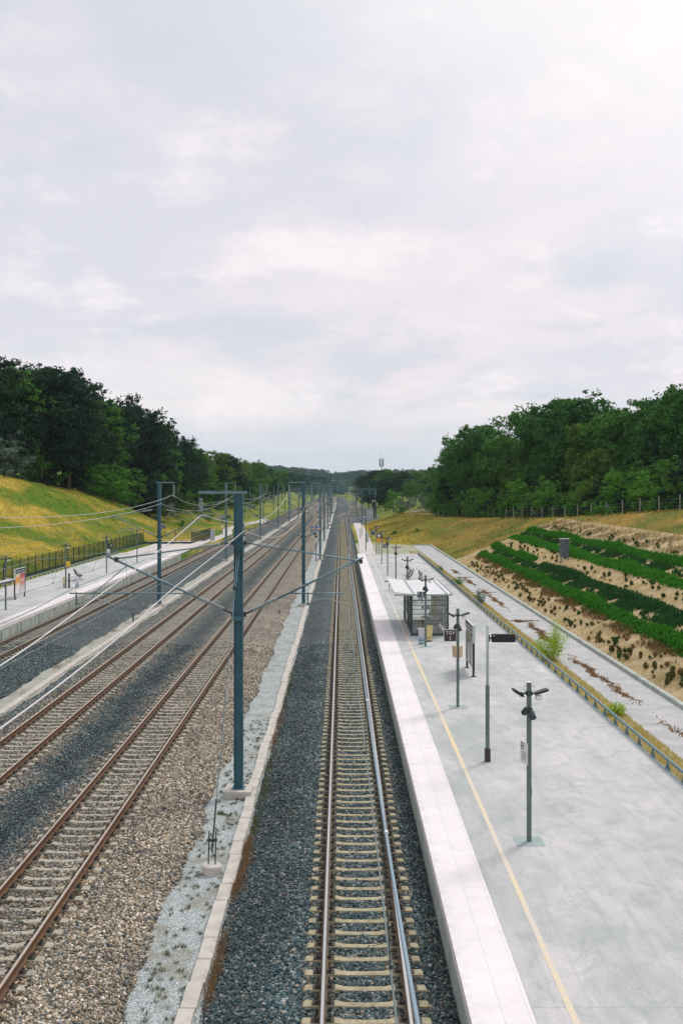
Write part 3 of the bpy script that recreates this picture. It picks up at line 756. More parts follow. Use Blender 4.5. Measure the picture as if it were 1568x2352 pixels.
m = MB(); m.tube([tuple(low), tuple(P1+Vector((0, 0, -.1)))], .022, 6); m.build('dark_rod', 'dark_metal', g)
m = MB()
for s in (-.085, .085): m.tube([(s, 0, .12), (s, .16, .95)], .016, 6)
m.obox((0, .125, .73), (.12, 0, 0), (0, .03, 0), (0, 0, .035)); m.build('turnbuckle', 'dark_metal', g)

ORD = ['first', 'second', 'third', 'fourth', 'fifth', 'sixth', 'seventh', 'eighth', 'ninth', 'tenth', 'eleventh', 'twelfth', 'thirteenth', 'fourteenth', 'fifteenth', 'sixteenth', 'seventeenth', 'eighteenth', 'nineteenth', 'twentieth']
mA = make_mast('tall slim steel mast standing second behind the big front mast, left of the platform track', 9.45, -1, 'long', 'short')
mA.location = (*MC[1], -.4)
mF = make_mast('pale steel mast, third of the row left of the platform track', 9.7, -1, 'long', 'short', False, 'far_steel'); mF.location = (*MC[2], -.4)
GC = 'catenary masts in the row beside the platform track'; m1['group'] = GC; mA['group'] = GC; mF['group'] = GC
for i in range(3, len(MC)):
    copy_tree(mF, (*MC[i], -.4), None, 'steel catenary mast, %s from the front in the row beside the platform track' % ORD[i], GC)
GL = 'catenary masts in the row between the left tracks'
lA = make_mast('steel mast in the gravel beside the left cable trough, right of the left platform benches', 9.45, 1, 'short', 'short')
lA.location = (*ML[1], -.4); lA['group'] = GL
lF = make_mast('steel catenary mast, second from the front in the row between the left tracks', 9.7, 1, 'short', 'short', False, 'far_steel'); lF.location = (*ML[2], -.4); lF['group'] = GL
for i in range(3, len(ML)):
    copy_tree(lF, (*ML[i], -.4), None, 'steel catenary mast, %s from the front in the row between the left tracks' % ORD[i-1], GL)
# outer far masts, one-sided
def far_mast(x, y, H, label, sgn, L=3.2):
    t = thing('catenary_mast', label, 'catenary mast', (x, y, h(x, y)), 0, 'single masts beyond the station')
    z0 = h(x, y)
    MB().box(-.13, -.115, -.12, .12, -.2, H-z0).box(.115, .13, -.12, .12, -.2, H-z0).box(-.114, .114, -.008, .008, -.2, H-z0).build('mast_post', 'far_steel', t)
    m = MB(); m.tube([(sgn*.13, 0, 5.1-z0), (sgn*L, 0, 6.8-z0)], .035, 5); m.tube([(sgn*.13, 0, 7.2-z0), (sgn*L, 0, 6.8-z0)], .025, 5); m.tube([(sgn*L*.3, 0, 5.7-z0), (sgn*L, 0, 5.7-z0)], .02, 5)
    m.build('bracket_frame', 'tube', t)
far_mast(-28.7, 330, 9.5, 'lone steel mast in the left meadow in front of the dark wood', 1, 8)
far_mast(-22.3, 300, 9.0, 'short steel mast left of the leftmost track beyond the station', 1, 3.4)
far_mast(8.2, 410, 9.0, 'steel mast right of the far siding near the junction', -1)
far_mast(2.6, 470, 9.0, 'distant steel mast between the far sidings', 1)
far_mast(-17.5, 440, 9.2, 'distant steel mast left of the merging left tracks', 1)
far_mast(-9.3, 455, 9.2, 'distant steel mast between the two fast tracks', 1)
far_mast(-17, 520, 9.2, 'very distant steel mast left of all tracks', 1)
far_mast(6.3, 560, 9.4, 'very distant steel mast right of all tracks', -1)
for i, (x, y, s_) in enumerate(((-19.5, 480, 1), (-5.6, 500, -1), (-9.6, 560, 1), (7.0, 500, -1), (12.4, 470, -1), (-16.6, 600, 1), (-6.9, 620, 1), (2.3, 600, 1), (8.4, 660, -1), (-13.9, 660, 1), (-19.8, 700, 1), (12.6, 590, -1), (5.0, 340, 1), (12.0, 400, -1), (-22.5, 350, 1), (-21.5, 400, 1), (-17.0, 470, 1), (-7.6, 760, 1), (-13.9, 780, 1), (1.7, 760, 1))):
    far_mast(x, y, 9.2, '%s of the distant steel masts crowding the tracks near the vanishing point' % (ORD[i]), s_)
# portals
def portal(x0, x1, y, zt, label):
    t = thing('signal_gantry', label, 'gantry', (x0, y, -.3)); w = x1-x0; Z = zt+.3
    for x in (0, w): MB().box(x-.18, x+.18, -.18, .18, -.2, Z-.5).build('leg', 'far_steel', t)
    m = MB(); n = int(w/1.2)
    for yy in (-.25, .25):
        m.box(-.3, w+.3, yy-.05, yy+.05, Z-.1, Z); m.box(-.3, w+.3, yy-.05, yy+.05, Z-.6, Z-.5)
        for i in range(n):
            a = w*i/n; b = w*(i+1)/n; z1, z2 = (Z-.5, Z-.1) if i % 2 else (Z-.1, Z-.5)
            m.tube([(a, yy, z1), (b, yy, z2)], .04, 4)
    m.build('lattice_beam', 'far_steel', t)
    m = MB()
    for x in np.arange(2, w-1, 3.6): m.box(x-.10, x+.10, -.10, .10, Z-2.4, Z-.6); m.box(x-.08, x+.08, -.08, .08, Z+.01, Z+1.1); m.tube([(x, 0, Z-1.8), (x+2.0, 0, Z-2.5)], .05, 4); m.tube([(x, 0, Z-1.0), (x+2.0, 0, Z-1.3)], .04, 4)
    m.build('drop_post', 'far_steel', t)
portal(-17.5, 11.85, 360, 9.0, 'nearer lattice gantry spanning the tracks ahead of the junction')
portal(-18.5, 12.5, 520, 10.2, 'middle lattice gantry crossing all tracks beyond the junction')
portal(-18.5, 12.5, 640, 12.0, 'distant lattice gantry crossing all tracks in front of the wooded hill')
portal(-18.5, 13.5, 700, 14.5, 'farthest lattice gantry crossing all tracks below the wooded hill')

# ---- wires
def par(a, b, sag, n=10):
    a, b = Vector(a), Vector(b); return [tuple(a.lerp(b, i/n) - Vector((0, 0, 4*sag*(i/n)*(1-i/n)))) for i in range(n+1)]
def smooth(P, n=6):
    if len(P) < 3: return list(P)
    P = [Vector(p) for p in P]; Q = [2*P[0]-P[1]]+P+[2*P[-1]-P[-2]]; o = []
    for i in range(1, len(Q)-2):
        for k in range(n):
            t = k/n; a, b, c, d = Q[i-1:i+3]; o.append(tuple(.5*((2*b)+(c-a)*t+(2*a-5*b+4*c-d)*t*t+(3*b-a-3*c+d)*t**3)))
    return o+[tuple(P[-1])]
def wire(name, label, spans, r, mat, near=None, parent=None):
    pts = smooth(near or [])
    for (a, b, s) in spans:
        q = par(a, b, s); pts += q if not pts else q[1:]
    m = MB(); m.tube(pts, r, 6); o = m.build(name, mat, parent, True)
    if label: tag(o, label, 'overhead wire')
    return o
def spans(M_, dx, z, sag): return [((M_[i][0]+dx, M_[i][1], z), (M_[i+1][0]+dx, M_[i+1][1], z), sag) for i in range(len(M_)-1)]
A = spans(MC, -1.17, 8.19, 1.1); A[0] = ((-4.33, 32.5, 8.17), (-4.33, 84.5, 8.4), 1.0)
wire('feeder_wire', 'thick pale feeder wire hanging from the crossarm tip of the big front mast', A, .0115, 'wire', [(-4.33, 5, 6.75), (-4.33, 9, 6.70), (-4.33, 13.3, 6.74), (-4.33, 18.2, 7.04), (-4.33, 23, 7.36), (-4.33, 27.3, 7.70), (-4.33, 32.5, 8.17)])
B = spans(MC, .17, 7.67, 1.1)
wire('feeder_wire', 'pale feeder wire fixed to the right face of the big front mast', B, .010, 'wire', [(-3.0, 4, 6.95), (-3.0, 9.2, 6.88), (-3.0, 14, 6.98), (-3.0, 18.9, 7.21), (-3.0, 25.5, 7.42), (-3.01, 32.5, 7.67)])
C_ = [((-13.5, 32.5, 8.2), (-13.5, 84.2, 8.45), .72)] + spans(ML[1:], 1.17, 8.2, 1.0)
wire('feeder_wire', 'upper of the two pale wires sweeping across the grassy bank at the left', C_, .013, 'wire')
D_ = [((-14.5, 32.5, 7.67), (-14.46, 84.2, 7.75), .55)] + spans(ML[1:], .17, 7.67, 1.0)
wire('feeder_wire', 'lower of the two pale wires sweeping across the grassy bank at the left', D_, .013, 'wire')

def overhead(label, sup, near_m, near_c, r=.010, zt=6.74, mmat='wire_dark', rm=None, ndrop=40):
    t = thing('overhead_line', label, 'overhead line', (0, 0, 0))
    sp = [((sup[i][0], sup[i][1], zt), (sup[i+1][0], sup[i+1][1], zt), .85) for i in range(len(sup)-1)]
    wire('messenger_cable', None, sp, rm or r, mmat, near_m[:-1], t)
    cp = near_c + [(x+(.2 if i % 2 else -.2), y, 5.30) for i, (x, y) in enumerate(sup[1:])]
    m = MB(); m.tube(cp, r*.9, 5); m.build('contact_wire', 'wire_dark', t)
    allm = near_m + [p for s in sp for p in par(*s)][1:]
    ya = [p[1] for p in allm]; cy = [p[1] for p in cp]; k = 0; y = 8.08
    while y < 215 and k < ndrop:
        if y > ya[0] and y > cy[0]:
            xm = np.interp(y, ya, [p[0] for p in allm]); zm = np.interp(y, ya, [p[2] for p in allm]); xc = np.interp(y, cy, [p[0] for p in cp]); zc = np.interp(y, cy, [p[2] for p in cp])
            d = MB(); d.tube([(xm, y, zm), (xc, y, zc)], .0045, 4); d.box(xc-.012, xc+.012, y-.05, y+.05, zc-.012, zc+.03); d.build('dropper', 'dark_metal', t); k += 1
        y += 6.5
    return t
s1 = [(.62, 32.5)] + [(x+3.80, y) for x, y in MC[1:6]]
nm = [(.30, 2.2, 7.25), (.293, 4, 6.95), (.305, 8, 6.61), (.327, 14, 6.28), (.325, 21.5, 6.20), (.29, 27, 6.43), (.22, 32.5, 6.72)]
nc = [(.42, 3, 5.3), (.384, 7.2, 5.3), (.36, 12.4, 5.3), (.30, 21.2, 5.3), (.22, 32.5, 5.3)]
s1[0] = (.22, 32.5)
o1 = overhead('thick pale blue cable and contact wire hanging above the platform track', s1, nm, nc, mmat='cable_blue', rm=.0105)
# the near sleeve of the messenger is thicker, with two joint rings
m = MB(); m.lathe((.3030, 7.0, 6.685), (.3033, 7.05, 6.681), [(0, .014), (1, .014)], 10); m.lathe((.3265, 13.1, 6.33), (.327, 13.2, 6.325), [(0, .015), (1, .015)], 10); m.build('joint_ring', 'white', o1)
s2 = [(-7.0, 32.5)] + [(x-3.85, y) for x, y in MC[1:6]]
overhead('dark messenger cable and contact wire above the rusty track left of the front mast', s2, [(-7.0, 12, 6.35), (-7.0, 21.7, 6.20), (-7.0, 27.7, 6.39), (-7.0, 32.5, 6.74)], [(-7.0, 12, 5.3), (-6.95, 32.5, 5.3)])
s3 = [(-10.9, 32.5)] + [(x+3.8, y) for x, y in ML[1:6]]
overhead('thin messenger cable and contact wire above the middle rusty track', s3, [(-10.95, 20, 6.2), (-10.9, 32.5, 6.74)], [(-10.9, 20, 5.3), (-11.2, 32.5, 5.3)])
s4 = [(-18.6, 32.5)] + [(x-3.8, y) for x, y in ML[1:6]]
overhead('thin messenger cable and contact wire above the track by the left platform', s4, [(-18.6, 20, 6.2), (-18.6, 32.5, 6.74)], [(-18.6, 20, 5.3), (-18.9, 32.5, 5.3)])

for nm_, X0, X1, z_ in (('thin far wire above the right siding', 3.6, 5.0, 5.4), ('thin far messenger cable above the right siding', 3.6, 5.2, 6.8), ('far wire crossing left of the fast tracks', -9.2, -9.0, 6.6), ('far feeder wire right of the junction', 8.4, 8.2, 8.6), ('far feeder wire left of all tracks', -22.0, -20.5, 8.3)):
    ysq = [290, 340, 395, 450, 505, 560, 620, 700]; P_ = []
    for a_, b_ in zip(ysq[:-1], ysq[1:]): P_ += par((X0+(X1-X0)*(a_-290)/400, a_, z_), (X0+(X1-X0)*(b_-290)/400, b_, z_), .8 if z_ > 6 else .1, 8)[(1 if P_ else 0):]
    m = MB(); m.tube(P_, .016, 5); tag(m.build('feeder_wire', 'wire_dark', None, True), nm_, 'overhead wire')
# ================================================================ PLATFORM FURNITURE
def make_lamp(label):
    t = thing('lamp_post', label, 'lamp post', (0, 0, .55))
    p = MB(); p.box(-.052, .052, -.05, .05, 0, 3.80); p.box(.053, .066, -.03, .03, 1.08, 1.30); o = p.build('pole', 'pole', t, bevel=.006)
    MB().box(-.055, .055, -.053, .053, 3.80, 3.815).build('pole_cap', 'white', o)
    m = MB(); m.box(-.075, .075, -.075, .075, 3.50, 3.59)
    for s in (-1, 1):
        m.tube([(s*.05, 0, 3.56), (s*.16, -.02, 3.52), (s*.21, -.03, 3.46)], .018, 6); m.tube([(s*.05, 0, 3.52), (s*.2, .03, 3.56)], .014, 6)
    b = m.build('bracket', 'dark_metal', t)
    m = MB()
    for s in (-1, 1):
        pts = [(s*.05, -.03, 3.72), (s*.09, -.03, 3.73), (s*.125, -.03, 3.68), (s*.125, -.03, 3.62), (s*.10, -.03, 3.57)]
        m.tube(pts, .005, 5)
    m.build('cable_loop', 'black', t)
    def flood(cx, cz, ax, az, mat='black'):
        m = MB(); c = Vector((cx, -.03, cz)); u = Vector((ax, 0, az)).normalized(); n = Vector((-u.z, 0, u.x))
        m.obox(c, u*.155, Vector((0, .12, 0)), n*.018); m.obox(c-n*.026, u*.135, Vector((0, .1, 0)), n*.008)
        for q in (-.09, -.03, .03, .09): m.obox(c+n*.028+u*q, u*.006, Vector((0, .1, 0)), n*.01)
        return m.build('floodlight', mat, t, bevel=.004)
    flood(-.27, 3.56, -1, .62); flood(.30, 3.60, 1, .32)
    m = MB(); m.box(.15, .29, -.16, .02, 3.40, 3.50); m.build('lamp_housing', 'white', t, bevel=.012)
    m = MB()
    m.lathe((.035, -.07, 3.14), (.055, -.25, 3.00), [(0, .045), (.12, .068), (.95, .078), (1, .078)], 14)
    m.build('speaker', 'dark_metal', t, True)
    m = MB(); m.lathe((-.035, .07, 3.16), (-.075, .25, 3.02), [(0, .045), (.12, .068), (.95, .078), (1, .078)], 14)
    m.build('speaker', 'dark_metal', t, True)
    m = MB(); m.box(-.07, .07, -.07, .07, 3.06, 3.20); m.build('speaker_clamp', 'dark_metal', t)
    return t
LR = [25.0, 40.35, 55.76, 71.0, 86.0, 101.2, 116.2, 133.0]
lab = ['lamp post nearest the camera, carrying a small white notice', 'lamp post carrying the square T G V 1 sign', 'lamp post in front of the glass shelter, beside the two bins',
 'lamp post just behind the shelter roof beside the seats', 'lamp post left of the seats with dark and yellow plates at its foot', 'lamp post carrying the letter R sign', 'slender lamp post beyond the letter R sign', 'farthest lamp post on the right platform, by the T G V 2 sign']
lp0 = make_lamp(lab[0]); lp0.location = (4.49, LR[0], .55); lp0['group'] = 'lamp posts on the right platform'
for i in range(1, 8): copy_tree(lp0, (4.5, LR[i], .55), None, lab[i], 'lamp posts on the right platform')
lab = ['lamp post at the far left edge beside the left shelter roof', 'lamp post by the seats with a yellow plate, on the left platform', 'lamp post on the left platform carrying the letter K sign', 'lamp post on the left platform nearest the mast, past the letter K sign', 'lamp post at the far end of the left platform']
for i, y in enumerate([72.4, 88.2, 103.5, 119.0, 134.2]): copy_tree(lp0, (-23.2, y, .55), None, lab[i], 'lamp posts on the left platform')

def sign(label, loc, w, hh, face, border=None, texts=(), d=.03, name='platform_sign', extra=None):
    t = thing(name, label, 'sign', loc)
    MB().box(-w/2, w/2, 0, d, -hh/2, hh/2).build('sign_plate', border or face, t, bevel=.004)
    b = .018 if border else .0
    if border: MB().box(-w/2+b, w/2-b, -.004, 0, -hh/2+b, hh/2-b).build('sign_face', face, t)
    for (s, size, x, z) in texts: text_mesh('lettering', s, size, 'white', t, (x, -.0065, z), (R(90), 0, 0))
    if extra: extra(t)
    return t
def clampbar(t):
    MB().box(.18, .34, .031, .05, -.1, -.07).build('clamp', 'tube', t)
sign('square dark brown sign with white border reading T G V 1', (4.20, 40.26, 3.32), .50, .48, 'sign_brown', 'white', [('TGV', .185, 0, .10), ('1', .24, 0, -.115)])
def sx(t):
    MB().box(-.03, -.026, -.005, -.001, -.15, .15).build('divider', 'white', t)
    m = MB(); m.tube([(-.16, -.008, .12), (-.07, -.008, .12)], .012, 4); m.tube([(-.115, -.008, .12), (-.115, -.008, .02)], .022, 4); m.tube([(-.155, -.008, .0), (-.075, -.008, .0)], .01, 4)
    m.tube([(-.14, -.008, -.10), (-.10, -.008, -.06)], .008, 4); m.tube([(-.14, -.008, -.10), (-.10, -.008, -.10)], .008, 4); m.tube([(-.14, -.008, -.10), (-.14, -.008, -.06)], .008, 4)
    m.box(0, .17, -.006, -.001, -.125, -.11); m.build('pictogram', 'white', t)
sign('dark teal sign with a big white letter S above the shelter bins', (4.25, 55.68, 3.32), .40, .32, 'sign_teal', None, [('S', .27, .085, .005), ('Repère', .05, .085, .13)], extra=sx)
sign('small dark sign with a white letter R on a far lamp post', (4.24, 101.1, 3.40), .42, .38, 'sign_teal', None, [('R', .30, .09, .0), ('Repère', .045, .085, .155)], extra=sx)
sign('square dark sign reading T G V 2 at the right platform end', (4.05, 132.9, 3.30), .60, .60, 'sign_teal', 'white', [('TGV', .2, 0, .13), ('2', .28, 0, -.13)])
sign('small dark sign with a white letter K on a left platform lamp post', (-22.8, 103.4, 3.3), .58, .42, 'sign_teal', None, [('K', .34, .12, .0)])
sign('small dark square sign on the farthest left platform lamp post', (-22.75, 134.1, 4.05), .62, .55, 'sign_teal', 'white', [('TGV', .22, 0, .12), ('2', .24, 0, -.12)])
sign('square orange yellow notice on a left platform lamp post', (-22.98, 88.1, 2.62), .36, .40, 'yellow', None, [])
sign('square white notice below the letter K sign on the left platform', (-23.0, 103.4, 2.75), .30, .40, 'white', None, [])
sign('small white notice on the left lamp post near the poster board', (-22.98, 72.3, 2.62), .40, .26, 'white', None, [])
# round pictogram post at the platform end
t = thing('information_sign', 'post with a round white pictogram above an orange panel at the right platform end', 'sign', (4.75, 131.5, .55))
MB().box(-.04, .04, -.04, .04, 0, 2.85).build('pole', 'pole', t); MB().box(-.26, .26, -.08, -.045, 1.75, 2.75).build('sign_plate', 'sign_teal', t)
MB().box(-.25, .25, -.088, -.081, 1.77, 2.18).build('orange_panel', 'orange', t); MB().lathe((0, -.081, 2.47), (0, -.09, 2.47), [(0, .19), (1, .19)], 20).build('round_pictogram', 'white', t)
m = MB(); m.tube([(0, -.1, 2.47), (.05, -.1, 2.56)], .02, 4); m.tube([(0, -.1, 2.47), (0, -.1, 2.37)], .02, 4); m.build('pictogram_hand', 'sign_teal', t)
# small notices of the nearest posts, turned to face along the platform
t = thing('notice_board', 'small white notice with a round symbol on the nearest lamp post, seen edge on', 'notice', (4.37, 24.96, 2.68), R(-75))
MB().box(-.20, .20, -.012, 0, -.26, .26).build('notice_plate', 'white', t, bevel=.003)
m = MB()
for a in range(14): 
    q = a/14*6.283; m.obox((-.09+.075*math.cos(q), -.015, .15+.075*math.sin(q)), (.008*math.cos(q), 0, .008*math.sin(q)), (0, .002, 0), (-.018*math.sin(q), 0, .018*math.cos(q)))
m.obox((-.09, -.015, .15), (.05, 0, .02), (0, .002, 0), (-.003, 0, .008))
for i in range(4): m.box(-.12, .13, -.014, -.0125, .0-i*.05, .012-i*.05)
m.build('round_symbol', 'dark_metal', t)
for s, mt, nm_ in ((-1, 'wood', 'cream coloured plywood notice on the left of the T G V 1 post'), (1, 'weathered', 'brown backed notice on the right of the T G V 1 post')):
    t = thing('notice_board', nm_, 'notice', (4.50+s*.12, 40.3, 2.69), R(-68 if s < 0 else -112)); 
    MB().box(-.19, .19, -.01, .01, -.22, .22).build('notice_plate', 'wood', t, bevel=.003); MB().box(-.15, .15, .0105 if s < 0 else -.013, .013 if s < 0 else -.0105, -.18, .18).build('notice_sheet', 'brown' if s > 0 else 'wood', t)

# display post
t = thing('display_post', 'tall pale round post with a rounded black departure display', 'display', (4.52, 32.3, .55))
m = MB(); m.lathe((0, 0, 2.34), (0, 0, 4.19), [(0, .045), (1, .043)], 18); m.build('upper_post', 'pole_light', t, True)
m = MB(); m.lathe((0, 0, .38), (0, 0, 2.36), [(0, .064), (.995, .064), (1, .05)], 8); m.build('lower_post', 'pole', t)
m = MB(); m.box(-.085, .085, -.085, .085, 0, .40); m.build('post_foot', 'brown', t, bevel=.01)
m = MB(); m.tube([(.03, 0, 3.81), (.14, 0, 3.81)], .03, 8); m.box(.045, .07, -.04, .04, 3.70, 3.92); m.build('display_arm', 'black', t)
m = MB(); m.box(.12, .86, -.07, .07, 3.685, 3.945); d = m.build('display', 'black', t, bevel=.03)
m = MB(); m.box(.17, .205, -.073, -.071, 3.88, 3.905)
for (x, z) in ((.47, 3.83), (.53, 3.83), (.47, 3.78), (.53, 3.79), (.64, 3.83), (.64, 3.78), (.33, 3.77), (.50, 3.86)): m.box(x, x+.006, -.073, -.071, z, z+.006)
m.build('display_dot', 'white', d)

# information boards: long side runs along the platform
def board(label, loc, sgn, posters=None):
    t = thing('information_board', label, 'notice board', loc)   # local y away from the camera, face towards -x*sgn
    f = sgn
    for y in (.12, 2.48):
        MB().box(-.045, .045, y-.05, y+.05, 0, .35).lathe((0, y, 0), (0, y, .012), [(0, .14), (1, .14)], 16).build('foot', 'brown', t)
    m = MB(); m.box(-.05, .05, 0, .05, .3, 1.72); m.box(-.05, .05, 2.55, 2.6, .3, 1.72); m.build('side_frame', 'brown', t)
    m = MB(); m.box(-.065, .065, -.01, 2.61, 1.93, 2.30); m.box(-.062, .062, -.012, .052, 1.50, 1.929); hd = m.build('header', 'cabinet', t, bevel=.006)
    m = MB(); m.box(*sorted((-.066*f, -.070*f)), .06, 2.54, 1.97, 2.27); m.build('header_face', 'sign_brown' if sgn > 0 else 'sign_teal', hd)
    rot = (R(90), 0, R(-90) if f > 0 else R(90))
    text_mesh('lettering', 'Besançon Franche-Comté TGV', .155, 'white', hd, (-.0735*f, 1.27 if f > 0 else 1.27, 2.115), rot)
    m = MB(); 
    for (y0, y1) in ((.055, .085), (1.28, 1.32), (2.515, 2.545)): m.box(-.035, .035, y0, y1, .36, 1.92)
    m.box(-.035, .035, .086, 1.279, .36, .40); m.box(-.035, .035, 1.321, 2.514, .36, .40); m.box(-.035, .035, .086, 1.279, 1.88, 1.92); m.box(-.035, .035, 1.321, 2.514, 1.88, 1.92)
    m.build('poster_frame', 'cabinet', t)
    for i, (y0, y1) in enumerate(((.09, 1.275), (1.325, 2.51))):
        if posters:
            p = MB(); p.box(-.01, .01, y0, y1, .41, 1.87); p = p.build('poster', posters[i], t)
        else:
            p = MB(); p.box(-.006, .006, y0, y1, .41, 1.87); p.build('glass_pane', 'glass', t)
    return t
def m_poster(name, pal, seed):
    t = NT(name); z = t.sep(t.pos)[2]; f = t.math('ADD', t.mr(z, .95, 2.45), t.math('MULTIPLY', t.math('SUBTRACT', t.noise(2.2+seed, 3, .6, None, 1.0), .5), .55))
    return t.fin(t.ramp(f, pal), .35)
M['poster_a'] = m_poster('poster_orange', [(0, (.75, .74, .76)), (.4, (.72, .70, .66)), (.55, (.80, .42, .12)), (.75, (.78, .26, .03)), (.9, (.80, .60, .30)), (1, (.75, .72, .65))], 0)
M['poster_b'] = m_poster('poster_red', [(0, (.66, .64, .66)), (.35, (.55, .45, .42)), (.5, (.62, .16, .10)), (.65, (.70, .50, .45)), (.8, (.48, .05, .06)), (1, (.55, .12, .12))], 1)
board('tall glass information board with dark station name header beside the display post', (5.92, 46.7, .55), 1)
board('far glass information board with name header behind the shelter', (5.92, 76.6, .55), 1)
board('information board with orange and red posters on the left platform', (-24.65, 79, .55), -1, ('poster_a', 'poster_b'))

# seats
def make_seats(label, loc, rz, n=4):
    t = thing('platform_bench', label, 'seats', loc, rz)     # seats in a row along x, facing -y
    L = n*.56
    m = MB(); m.box(-L/2, L/2, .0, .06, .36, .42); m.build('beam', 'dark_metal', t)
    for s in (-1, 1):
        x = s*(L/2-.35); m = MB(); m.tube([(x, -.25, 0), (x, .03, .38), (x, .32, 0)], .025, 6); m.build('leg', 'dark_metal', t)
    for i in range(n):
        x = -L/2+.28+i*.56
        m = MB(); 
        for q in range(6): m.box(x-.22, x+.22, -.25+q*.075, -.25+q*.075+.062, .44+.004*abs(q-2), .458+.004*abs(q-2))
        m.build('seat', 'dark_metal', t)
        m = MB()
        for q in range(7): m.obox((x, .23+q*.028, .53+q*.078), (.22, 0, 0), (0, .008, .0), (0, .011, .031))
        m.build('backrest', 'dark_metal', t)
    for i in range(n+1):
        x = -L/2+i*.56; m = MB(); m.tube([(x, .05, .42), (x, -.2, .62), (x, .22, .64)], .012, 5); m.build('armrest', 'tube', t)
    return t
make_seats('dark metal seats on the right platform behind the shelter roof', (6.05, 95.0, .55), R(-70), 2)
make_seats('row of dark metal seats on the left platform behind the yellow plate', (-24.0, 95.8, .55), R(112), 4)

# shelter
def make_shelter(label, ox, oy, detail=True):
    t = thing('platform_shelter', label, 'shelter', (ox, oy, .55))      # local: x 0..2.1, y 0..7.3, glass walls
    W, L, Ht = 2.07, 7.3, 2.26
    ys_ = [0.05, 1.85, 3.65, 5.45, L-.05]
    for x in (0, W):
        for y in ys_: q = .06 if (x == 0 and y < 1) else .05 if y < 1 else .025; MB().box(x-q, x+q, y-.05, y+.05, 0, Ht).build('post', 'shelter' if (x == 0 or y < 1) else 'pole', t)
    for x in (0, W):
        f = MB()
        for a, b in zip(ys_[:-1], ys_[1:]):
            if x == 0 and a > 3 and a < 5: continue
            for z in (.12, .75, 1.4, 2.12): f.box(x-.018, x+.018, a+.051, b-.051, z, z+.035)
            f.box(x-.016, x+.016, (a+b)/2-.016, (a+b)/2+.016, .156, .749)
        f.build('side_frame', 'shelter' if x == 0 else 'cabinet', t)
    for yy, nm2 in ((.05, 'front_frame'), (L-.05, 'end_frame')):
        f = MB()
        for z in (.10, .66, 1.22, 1.72, 2.02): f.box(.051, W-.051, yy-.018, yy+.018, z, z+.032)
        f.build(nm2, 'shelter' if yy < 1 else 'shelter', t)
    f = MB(); f.box(.051, W-.051, .02, .08, 0.0, .09); f.build('sill', 'shelter', t)
    for yy in (.05, L-.05): MB().box(.052, W-.052, yy+.02, yy+.026, .09, 2.2).build('glass_pane', 'glass', t)
    for x in (0, W):
        for a, b in zip(ys_[:-1], ys_[1:]):
            if x == 0 and a > 3 and a < 5: continue
            MB().box(x+.024, x+.03, a+.055, b-.055, .17, 2.2).build('glass_pane', 'glass', t)
    # roof: flat main part, canopy rising over the platform edge side
    r = MB(); sg = ox > 0
    x0, x1, xr = -1.02, W+.18, .12
    def zr(x): return Ht+.13 + (.16*(xr-x)/(xr-x0) if x < xr else .05*(x-xr)/(x1-xr))
    for a, b in ((x0, xr), (xr, x1)):
        za, zb = zr(a), zr(b); n = len(r.v); y0, y1 = -.38, L+1.7
        r.v += [(a, y0, za), (b, y0, zb), (b, y1, zb), (a, y1, za), (a, y0, za-.05), (b, y0, zb-.05), (b, y1, zb-.05), (a, y1, za-.05)]
        for q in ((0, 1, 2, 3), (7, 6, 5, 4), (4, 5, 1, 0), (5, 6, 2, 1), (6, 7, 3, 2), (7, 4, 0, 3)): r.f.append(tuple(n+i for i in q)); r.mi.append(0)
    rf = r.build('roof', 'roof', t)
    s_ = MB(); yy = -.3
    while yy < L+1.7:
        for a, b in ((x0, xr-.05), (xr+.05, x1)):
            c = Vector(((a+b)/2, yy, (zr(a)+zr(b))/2+.012)); u = Vector((b-a, 0, zr(b)-zr(a)))/2; s_.obox(c-Vector((0, 0, .009)), u, (0, .014, 0), (0, 0, .0045))
        yy += .46
    s_.build('roof_seam', 'roof_seam', rf)
    g = MB(); g.box(xr-.045, xr+.045, -.39, L+1.71, zr(xr)-.02, zr(xr)+.05); g.box(x1-.30, x1-.26, -.39, L+1.71, zr(x1), zr(x1)+.04); g.box(x1, x1+.05, -.39, L+1.71, zr(x1)-.07, zr(x1)+.05)
    g.box(x0, x1, -.42, -.385, zr(xr)-.06, zr(xr)+.03); g.build('gutter', 'roof_seam', rf)
    b = MB(); b.box(-.03, .03, .1, L-.1, Ht, Ht+.10); b.box(W-.03, W+.03, .1, L-.1, Ht, Ht+.12)
    for y in ys_: b.box(-.95, W+.1, y-.03, y+.03, Ht+.03, Ht+.09)
    b.build('roof_beam', 'shelter', t)
    return t
S1 = make_shelter('glass waiting shelter with white ribbed roof on the right platform', 4.03, 59.75)
make_seats('metal seats inside the right glass shelter', (5.35, 64.4, .55), R(-80), 3)
t = thing('leaning_rail', 'long dark leaning bench inside the right glass shelter near the front pane', 'bench', (4.3, 60.9, .55))
MB().box(0, 1.6, 0, .28, .62, .76).build('bench_board', 'shelter', t, bevel=.02)
for x in (.2, 1.35): MB().tube([(x, .14, 0), (x, .14, .62)], .035, 8).build('leg', 'shelter', t)
t = thing('timetable_panel', 'tall pale yellow timetable panel inside the shelter', 'panel', (5.45, 63.4, .55)); MB().box(0, .36, 0, .06, .15, 2.2).build('panel_board', simple('pale_yellow_board', (.60, .58, .33)), t)
t = thing('warning_notice', 'white notices hung inside the shelter behind the front glass', 'notice', (4.72, 61.4, 1.92))
MB().box(0, .15, 0, .01, -.02, .15).build('notice_sheet', 'weathered', t); MB().box(.22, .52, 0, .01, -.02, .19).build('notice_sheet', 'white', t)
